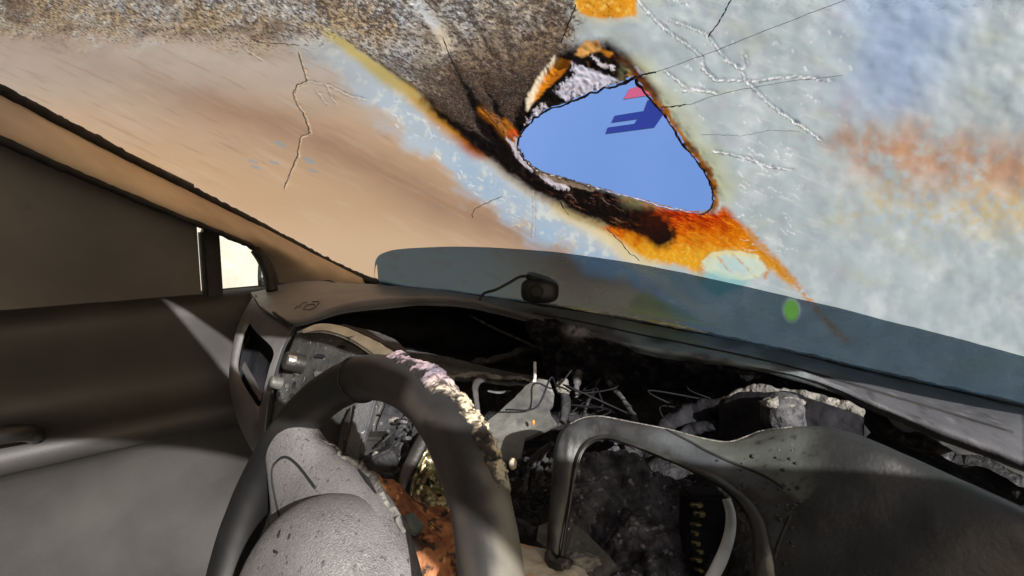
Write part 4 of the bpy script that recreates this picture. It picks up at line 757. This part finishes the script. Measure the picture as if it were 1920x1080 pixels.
# second spoke toward the lower right (under the crust side)
V = []; nu_, nv2 = 60, 30
for j in range(nv2):
    fr = j / (nv2 - 1); rr_ = math.cos(fr * math.pi / 2) ** .55; hh = math.sin(fr * math.pi / 2)
    for k in range(nu_):
        a = 2 * math.pi * k / nu_; V.append(inpl(.016 + .083 * rr_ * math.cos(a), .004 + .090 * rr_ * math.sin(a), .008 + .052 * hh ** .9))
hubo = mk('horn_pad', V, gridf(nv2, nu_, True), M['hub'], sw)
ts = bvh(spk_o)
surf('trim_gap', [(528, 985), (518, 940), (511, 900), (514, 872), (534, 857), (556, 870), (580, 900), (592, 916)], .0013, M['groove'], spk_o, ts)
# charred edge of the spoke body
surf('melted_edge', [(600, 818), (622, 838), (650, 862), (684, 882), (705, 905), (722, 935), (742, 965), (758, 1000)], [.0006, .0018, .0026, .004, .0045, .0035, .003, .002], M['foam'], spk_o, ts, lift=.001, jit=.006, seed=9)
surf('split', [(672, 880), (690, 902), (706, 925)], [.0006, .002, .0006], M['groove'], spk_o, ts, lift=.006)
th_b = bvh(hubo)
for k, pts in enumerate(([(520, 1005), (525, 996), (523, 1008)], [(543, 1002), (540, 1012)], [(515, 1032), (522, 1037)])):
    surf('scratch', pts, .0009, M['groove'], hubo, th_b, jit=.001)
surf('melted_edge', [(700, 930), (728, 958), (745, 990), (760, 1030), (766, 1078)], [.001, .003, .004, .004, .002], M['foam'], hubo, th_b, jit=.005, seed=12)
# ------------------------------------------------------------------ steering column shroud, scorched
sc = thing('column_shroud', W(760, 1040, .62), 'scorched rusty orange steering column shroud behind the wheel hub', 'column shroud')
loft('shroud_top', [PX([(690, 880, .64), (740, 905, .66), (800, 955, .68), (862, 960, .68)]), PX([(700, 925, .60), (760, 960, .62), (810, 975, .64), (866, 985, .64)]), PX([(720, 1000, .57), (780, 1010, .59), (830, 1020, .60), (880, 1030, .60)]), PX([(730, 1120, .55), (790, 1120, .56), (840, 1120, .57), (890, 1120, .57)])], 80, 60, M['rust'], sc, amp=.010, freq=30, seed=44, thick=.01)
loft('shroud_edge', [PX([(690, 885, .625), (715, 905, .63), (735, 935, .63), (740, 960, .62)]), PX([(680, 900, .61), (700, 930, .61), (715, 960, .61), (730, 985, .60)])], 30, 14, M['cream'], sc, amp=.004, freq=60, seed=4, thick=.004)
plate('switch_chip', [(757, 966), (776, 958), (797, 984), (782, 1000), (766, 992)], [(757, 966, .60), (797, 984, .60), (782, 1000, .585)], .006, M['chip'], sc)
bl = mat('orange_lens', (.35, .12, .02), (.5, .2, .04), .3, 50, .2)
blob('lens', W(756, 988, .59), (.005, .004, .004), bl, sc, sub=2, amp=.2, axes=CAMAX); blob('lens', W(806, 1010, .585), (.007, .004, .003), M['rust'], sc, sub=3, amp=.5, axes=CAMAX)
# ------------------------------------------------------------------ gutted parts seen through the wheel
pf = thing('support_bracket', W(650, 800, .82), 'pale vertical dash bracket seen through the top of the steering wheel', 'bracket')
plate('upright', [(668, 752), (706, 742), (690, 800), (668, 870), (640, 872), (655, 810)], [(668, 752, .80), (706, 742, .80), (640, 872, .76)], .012, M['sheet'], pf, .002)
plate('flange', [(640, 800), (660, 758), (650, 850), (628, 862)], [(640, 800, .83), (660, 758, .83), (628, 862, .80)], .006, M['side'], pf, .001)
wi = thing('wire_coil', W(720, 820, .8), 'bundle of burnt looping wires hanging behind the steering wheel', 'wires')
for k in range(9):
    a0 = random.uniform(-.6, .6); cx_, cy_ = 722 + random.uniform(-25, 25), 830 + random.uniform(-40, 40); r_ = random.uniform(22, 55); aa = np.linspace(-.9 + a0, 1.9 + a0, 8)
    tube('wire', [W(cx_ + r_ * math.cos(t_ - .8), cy_ - r_ * math.sin(t_) * .9, .82 + .03 * math.sin(3 * t_) - .005 * k) for t_ in aa], random.uniform(.0014, .0028), random.choice([M['hose'], M['hose'], M['char'], M['sheet']]), wi, 6, n=40, jit=.002, seed=k)
rl = thing('relay_box', W(690, 860, .78), 'charred relay box with pale plug behind the wheel', 'relay box')
box('case', W(688, 842, .80), (.055, .04, .04), M['bezeldark'], rl, .004, ax=CAMAX); box('case', W(722, 882, .76), (.05, .05, .04), M['char'], rl, .004, ax=[RT * .9 + UP * .43, UP * .9 - RT * .43, -FW])
blob('plug', W(705, 862, .755), (.006, .011, .006), M['foam'], rl, sub=3, amp=.2, axes=CAMAX); blob('plug', W(740, 790, .80), (.008, .006, .006), M['foam'], rl, sub=3, amp=.3, axes=CAMAX)
go = thing('heat_sink', W(800, 890, .72), 'brassy scorched metal bracket with crumpled foil behind the wheel rim', 'metal bracket')
loft('foil', [PX([(800, 830, .78), (822, 850, .78), (846, 880, .77)]), PX([(780, 880, .76), (812, 900, .74), (850, 930, .74)]), PX([(768, 940, .72), (800, 955, .71), (850, 968, .71)])], 60, 60, M['metal'], go, amp=.012, freq=55, seed=3, thick=.002, o=5)
tube('edge', PX([(815, 815, .76), (790, 860, .74), (776, 900, .72), (768, 940, .70), (772, 945, .70)]), [.003, .004, .004, .003, .002], M['metal'], go, 8, n=50, jit=.002)
tube('strut', PX([(806, 800, .75), (770, 870, .72), (756, 905, .70), (750, 935, .69)]), [.008, .009, .008, .004], M['bezeldark'], go, 8, n=40, flat=.4)
# ------------------------------------------------------------------ smoked plate, hanging bits
sp_ = thing('smoked_plate', W(970, 780, .66), 'grey smoked plastic plate standing in the gutted cluster', 'plastic plate')
plate('plate', [(895, 806), (925, 780), (965, 745), (985, 722), (1010, 712), (1028, 716), (1040, 735), (1038, 755), (1030, 765), (1034, 780), (1045, 796), (1020, 808), (985, 822), (975, 866), (950, 866), (915, 850), (890, 836)], [(900, 806, .66), (1020, 720, .72), (960, 866, .63)], .005, M['shard'], sp_, 0, amp=.006, seed=6, freq=30)
V, fc = blobv(W(1000, 792, .655), (.0016, .003, .002), 3, .5, 3, 2, 1, CAMAX); mk('melted_drip', V, fc, bl, sp_)
tube('pin', PX([(1003, 680, .80), (1003, 700, .76), (1002, 716, .72)]), .0022, M['white'], sp_, 8, n=14)
cl = thing('burnt_clip', W(1054, 735, .72), 'pale burnt plug and clip beside the smoked plate', 'clip')
blob('plug', W(1056, 726, .72), (.008, .010, .008), M['foam'], cl, sub=3, amp=.5, seed=4, axes=CAMAX); tube('stem', PX([(1056, 730, .72), (1060, 760, .71), (1056, 790, .69)]), [.005, .006, .004], M['char'], cl, 8, n=24, jit=.003)
tube('stem', PX([(1085, 700, .76), (1080, 730, .74), (1078, 745, .73)]), [.006, .004, .002], M['padsoot'], cl, 8, n=24, jit=.004)
br_ = thing('cluster_bracket', W(900, 740, .8), 'thin bent metal strips under the cluster shelf', 'bracket')
tube('strip', PX([(908, 706, .84), (892, 722, .80), (893, 750, .77), (898, 790, .74)]), [.006, .005, .004, .003], M['side'], br_, 8, n=40, flat=.5, jit=.001)
tube('strip', PX([(914, 733, .79), (935, 736, .79), (958, 733, .80)]), [.002, .003, .002], M['sheet'], br_, 8, n=24, flat=.6)
wr = [thing('charred_cable', W(1000, 870, .66), 'loose charred cable looping beside the empty bezel leg', 'cable', None), thing('charred_cable', W(1170, 760, .74), 'straight charred cable hanging across the black void behind the bezel', 'cable')]
tube('strand', PX([(1036, 832, .60), (1010, 850, .62), (990, 880, .64), (984, 920, .64)]), .0028, M['hose'], wr[0], 8, n=40); tube('strand', PX([(1030, 840, .62), (1012, 862, .63), (1004, 900, .64)]), .002, M['char'], wr[0], 8, n=30)
tube('strand', PX([(1140, 716, .80), (1165, 745, .76), (1185, 775, .72), (1196, 800, .66)]), .0035, M['hose'], wr[1], 8, n=40, jit=.002); tube('strand', PX([(1130, 700, .82), (1100, 760, .76), (1090, 810, .7)]), .002, M['char'], wr[1], 6, n=30)
wt_ = thing('wire_tangle', W(1180, 780, .74), 'tangle of thin burnt wires in the black void above the bezel', 'wires')
rw = random.Random(4)
for k in range(8):
    x0, y0 = rw.uniform(1070, 1330), rw.uniform(690, 760); d0 = rw.uniform(.70, .82); pts = []
    for q in range(5): pts.append(W(x0 + q * rw.uniform(-34, 34), y0 + q * rw.uniform(6, 32), d0 + rw.uniform(-.02, .02) - .012 * q))
    tube('wire', pts, rw.uniform(.0005, .0011), M['deep'], wt_, 6, n=40)
wc2 = thing('wire_tangle', W(980, 900, .68), 'tangle of thin burnt wires between the rim and the bezel leg', 'wires')
for k in range(12):
    x0, y0 = rw.uniform(930, 1010), rw.uniform(850, 880); d0 = rw.uniform(.62, .7)
    tube('wire', [W(x0 + q * rw.uniform(-14, 20), y0 + q * rw.uniform(8, 34), d0 - .01 * q) for q in range(5)], rw.uniform(.0006, .0013), M['char'] if k % 4 == 0 else M['deep'], wc2, 6, n=36)
# heaps of fine burnt debris
def debris(name, n, area, dr_, size, m, seed, label, cat):
    rg = np.random.default_rng(seed); V = []; fc = []; bv, bf = ICO[2]; bv = bv * (1 + .5 * fbm(bv[:, 0] * 2, bv[:, 1] * 2, bv[:, 2] * 2, 3, seed))[:, None]
    for i in range(n):
        x = rg.uniform(area[0], area[2]); y = rg.uniform(area[1], area[3]); d = rg.uniform(*dr_); s = size * rg.uniform(.3, 1.6); b = len(V)
        q = bv * 1.0 * np.array([s, s * rg.uniform(.4, 1), s * rg.uniform(.4, 1)]); a = rg.uniform(0, 6.28); rm_ = np.array([[math.cos(a), math.sin(a), 0], [-math.sin(a), math.cos(a), 0], [0, 0, 1]]); q = q @ rm_ @ np.array(CAMAX) + W(x, y, d)
        V += q.tolist(); fc += [[b + k for k in t] for t in bf]
    o = mk(name, V, fc, m, None, False); tag(o, label, cat, None, 'stuff'); return o
debris('burnt_crumbs', 120, (930, 850, 1040, 1000), (.62, .7), .003, M['char'], 2, 'burnt crumbs between wheel rim and bezel leg', 'debris')
yb_ = thing('melted_lump', W(962, 872, .6), 'small yellowish melted lump beside the wheel rim', 'lump'); blob('lump', W(962, 870, .6), (.004, .006, .004), M['cream'], yb_, sub=3, amp=.4, axes=CAMAX)
# ------------------------------------------------------------------ the loose bezel on the right
be = thing('console_bezel', W(1300, 950, .45), 'empty dark console bezel arching over grey ash', 'bezel')
O = [(1024, 1052, .50), (1028, 980, .51), (1034, 900, .52), (1040, 835, .525), (1056, 802, .53), (1085, 784, .53), (1125, 780, .525), (1180, 790, .515), (1260, 806, .50), (1320, 822, .49), (1365, 828, .48), (1400, 818, .475), (1430, 807, .47), (1485, 800, .455), (1560, 802, .44), (1650, 830, .42), (1760, 880, .40), (1930, 955, .37), (2120, 1060, .35), (2160, 1300, .33)]
I = [(1052, 1056, .495), (1062, 1000, .505), (1072, 940, .51), (1082, 880, .515), (1094, 846, .52), (1112, 828, .52), (1138, 822, .518), (1170, 830, .51), (1215, 848, .50), (1262, 868, .49), (1310, 890, .475), (1350, 912, .465), (1380, 938, .455), (1402, 970, .445), (1412, 1010, .435), (1412, 1060, .425), (1408, 1120, .42), (1400, 1200, .41), (1396, 1240, .405), (1392, 1280, .40)]
Oa = np.array(PX(O)); Ia = np.array(PX(I))
off = UP * .0 - FW * .004
r0_ = Oa * 1.035; r1_ = Oa + (Ia - Oa) * .03; r2_ = (Oa + (Ia - Oa) * .15) * .99; r3_ = (Oa * .5 + Ia * .5) * .988; r4_ = (Oa + (Ia - Oa) * .85) * .992; r5_ = Ia; r6_ = Ia * 1.06
bz = loft('frame', [r0_, r1_, r2_, r3_, r4_, r5_, r6_], 240, 60, attr_mat('bezel_stain', .5, .3, 300, .35), be, amp=.0015, freq=25, seed=3, thick=.003)
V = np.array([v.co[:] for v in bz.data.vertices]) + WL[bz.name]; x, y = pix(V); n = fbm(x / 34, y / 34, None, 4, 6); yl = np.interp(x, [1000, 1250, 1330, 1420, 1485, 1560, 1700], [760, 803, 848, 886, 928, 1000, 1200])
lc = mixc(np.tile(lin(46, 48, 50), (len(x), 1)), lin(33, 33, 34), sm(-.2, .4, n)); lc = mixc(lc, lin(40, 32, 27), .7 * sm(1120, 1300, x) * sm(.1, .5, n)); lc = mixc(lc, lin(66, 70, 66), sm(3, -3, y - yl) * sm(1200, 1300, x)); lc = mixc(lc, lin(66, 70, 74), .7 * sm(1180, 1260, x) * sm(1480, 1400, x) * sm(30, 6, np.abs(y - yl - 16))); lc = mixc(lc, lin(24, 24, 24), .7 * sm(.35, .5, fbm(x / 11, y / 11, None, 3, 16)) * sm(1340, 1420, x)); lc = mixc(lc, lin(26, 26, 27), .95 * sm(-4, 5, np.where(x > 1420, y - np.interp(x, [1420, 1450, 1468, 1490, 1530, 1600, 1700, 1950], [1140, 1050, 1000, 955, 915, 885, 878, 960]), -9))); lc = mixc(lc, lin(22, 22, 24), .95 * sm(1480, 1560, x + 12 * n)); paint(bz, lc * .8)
tb_ = bvh(bz)
inn = loft('inner_lip', [r4_ * .996, (r5_ + r4_) * .5 * .988, r5_ * .992, r6_ * .99], 200, 24, M['bezeldark'], be, amp=.002, freq=30, seed=13, thick=.003)
surf('panel_gap', [(1250, 806), (1290, 826), (1330, 848), (1375, 868), (1420, 886), (1446, 899), (1470, 915)], .0011, M['groove'], be, tb_)
surf('edge_highlight', [(1060, 800), (1090, 785), (1125, 781), (1180, 791), (1260, 807), (1320, 823), (1365, 829), (1400, 819), (1430, 808), (1485, 801)], .0009, M['foam'], be, tb_, lift=-.0005)  # pale strip imitating the sunlit highlight along the top edge
def spots(name, n, area, tree, par, m, seed, r0s):
    rg = np.random.default_rng(seed); V = []; fc = []; bv, bf = ICO[2]
    for i in range(n):
        q = hit(tree, rg.uniform(area[0], area[2]), rg.uniform(area[1], area[3]))
        if q is None: continue
        s = r0s * rg.uniform(.4, 1.6); b = len(V); V += (bv * s * np.array([1, rg.uniform(.5, 1), .5]) @ np.array(CAMAX) + q).tolist(); fc += [[b + k for k in t] for t in bf]
    if V: mk(name, V, fc, m, par, True, None, 'stuff')
spots('melt_spots', 60, (1330, 830, 1500, 1060), tb_, be, M['groove'], 4, .0013); spots('melt_beads', 16, (1380, 830, 1500, 1060), tb_, be, M['foam'], 5, .0006)
tube('foot', PX([(1030, 1048, .495), (1045, 1058, .485), (1058, 1062, .48)]), [.006, .007, .004], M['bezeldark'], be, 8, n=20, jit=.004)
# trim side panel right of the arch, lower right
surf('panel_gap', [(1436, 1095), (1450, 1050), (1466, 1004), (1482, 968)], .0012, M['groove'], be, tb_)
ah = tag(loft('ash_heap', [PX([(1080, 850, .62), (1150, 840, .64), (1240, 880, .62), (1330, 920, .58)]), PX([(1070, 920, .60), (1160, 910, .60), (1250, 940, .58), (1340, 970, .55)]), PX([(1060, 1000, .57), (1160, 990, .56), (1250, 1010, .54), (1340, 1030, .52)]), PX([(1080, 1120, .52), (1160, 1120, .51), (1250, 1120, .50), (1340, 1120, .49)])], 170, 150, M['ash'], None, amp=.020, freq=44, seed=23, thick=.01, o=6), 'heap of grey black ash inside the arched bezel', 'ash', None, 'stuff')
ho = thing('white_pipe', W(1370, 1000, .5), 'curved pale pipe inside the right side of the bezel', 'pipe')
tube('pipe', PX([(1362, 935, .50), (1370, 965, .495), (1368, 1000, .49), (1356, 1040, .48), (1334, 1085, .47), (1310, 1120, .46)]), [.0035, .0042, .0046, .005, .005, .005], M['white'], ho, 12, n=60)
sg_ = thing('scorched_connector', W(1310, 1000, .52), 'row of brassy scorched contacts behind the pale pipe', 'connector')
box('block', W(1318, 1015, .53), (.035, .09, .03), M['deep'], sg_, .003, ax=CAMAX)
for k in range(8): box('contact', W(1306 + random.uniform(-5, 5), 950 + 17 * k + random.uniform(-4, 4), .505 + random.uniform(0, .01)), (random.uniform(.006, .011), random.uniform(.002, .005), .006), M['metal'], sg_, .001, ax=CAMAX)
# ------------------------------------------------------------------ duct and hose at right
du = thing('air_duct', W(1400, 780, .55), 'burnt air duct box with pale ash along its top edge', 'air duct')
loft('duct_box', [PX([(1350, 752, .60), (1385, 735, .59), (1440, 730, .57), (1500, 735, .55), (1620, 770, .52)]), PX([(1348, 765, .575), (1385, 750, .565), (1440, 746, .55), (1500, 752, .53), (1620, 790, .50)]), PX([(1350, 820, .57), (1390, 825, .55), (1440, 815, .53), (1500, 812, .52), (1620, 860, .49)])], 80, 50, M['deep'], du, amp=.006, freq=30, seed=7, thick=.01)
tube('ash_edge', PX([(1358, 752, .585), (1372, 742, .58), (1395, 735, .575), (1440, 733, .56), (1500, 740, .545), (1620, 776, .51)]), [.004, .005, .005, .005, .005, .005], M['foam'], du, 8, n=140, jit=.004, seed=2)
V, fc = blobv(W(1468, 775, .52), (.017, .018, .02), 4, .12, 2, 4, .85, CAMAX); mk('end_cap', V, fc, M['hose'], du)
blob('ash_edge', W(1470, 756, .515), (.017, .006, .012), M['foam'], du, sub=4, amp=.4, axes=CAMAX)
hs_ = thing('burnt_hose', W(1300, 790, .6), 'lumpy burnt hose running into the air duct box', 'hose')
tube('hose', PX([(1235, 808, .60), (1265, 790, .60), (1300, 775, .60), (1340, 768, .59), (1370, 765, .58)]), [.006, .010, .011, .010, .010], M['deep'], hs_, 14, n=80, jit=.005, seed=8)
tube('hose', PX([(1275, 815, .58), (1310, 802, .58), (1345, 800, .57)]), [.004, .007, .005], M['deep'], hs_, 10, n=40, jit=.004, seed=18)
# ------------------------------------------------------------------ bottom middle: melted plastic and grey sheet
ml = thing('melted_plastic', W(1020, 1060, .48), 'melted cream and orange plastic ledge beside the wheel rim', 'melted plastic')
loft('ledge', [PX([(930, 1012, .52), (980, 1022, .53), (1040, 1034, .53), (1075, 1050, .52)]), PX([(930, 1045, .49), (990, 1055, .49), (1050, 1058, .49), (1095, 1068, .49)]), PX([(930, 1130, .44), (990, 1130, .44), (1060, 1130, .44), (1130, 1130, .45)])], 70, 50, M['cream'], ml, amp=.004, freq=35, seed=9, thick=.012)
blob('burnt_rim', W(1085, 1052, .50), (.016, .007, .01), M['foam'], ml, sub=4, amp=.5, seed=3, axes=CAMAX); blob('burnt_rim', W(1058, 1056, .485), (.007, .005, .006), M['bezeldark'], ml, sub=3, amp=.4, seed=5, axes=CAMAX)
gs = thing('grey_sheet', W(1100, 1030, .52), 'bent grey metal sheet leaning under the bezel leg', 'metal sheet')
plate('sheet', [(1072, 978), (1100, 1000), (1140, 1040), (1175, 1085), (1190, 1120), (1040, 1120), (1040, 1040), (1052, 985)], [(1072, 978, .56), (1175, 1085, .52), (1040, 1120, .53)], .003, M['sheet'], gs, 0, amp=.004, seed=4, freq=40)
plate('torn_flap', [(1010, 985), (1040, 968), (1052, 990), (1030, 1030), (1006, 1012)], [(1010, 985, .585), (1040, 968, .59), (1030, 1030, .565)], .003, M['shard'], gs, 0, amp=.004, seed=5, freq=40)
tube('wire', PX([(950, 965, .62), (980, 980, .61), (1005, 1000, .6)]), [.002, .003, .005], M['hose'], gs, 8, n=30, jit=.003)
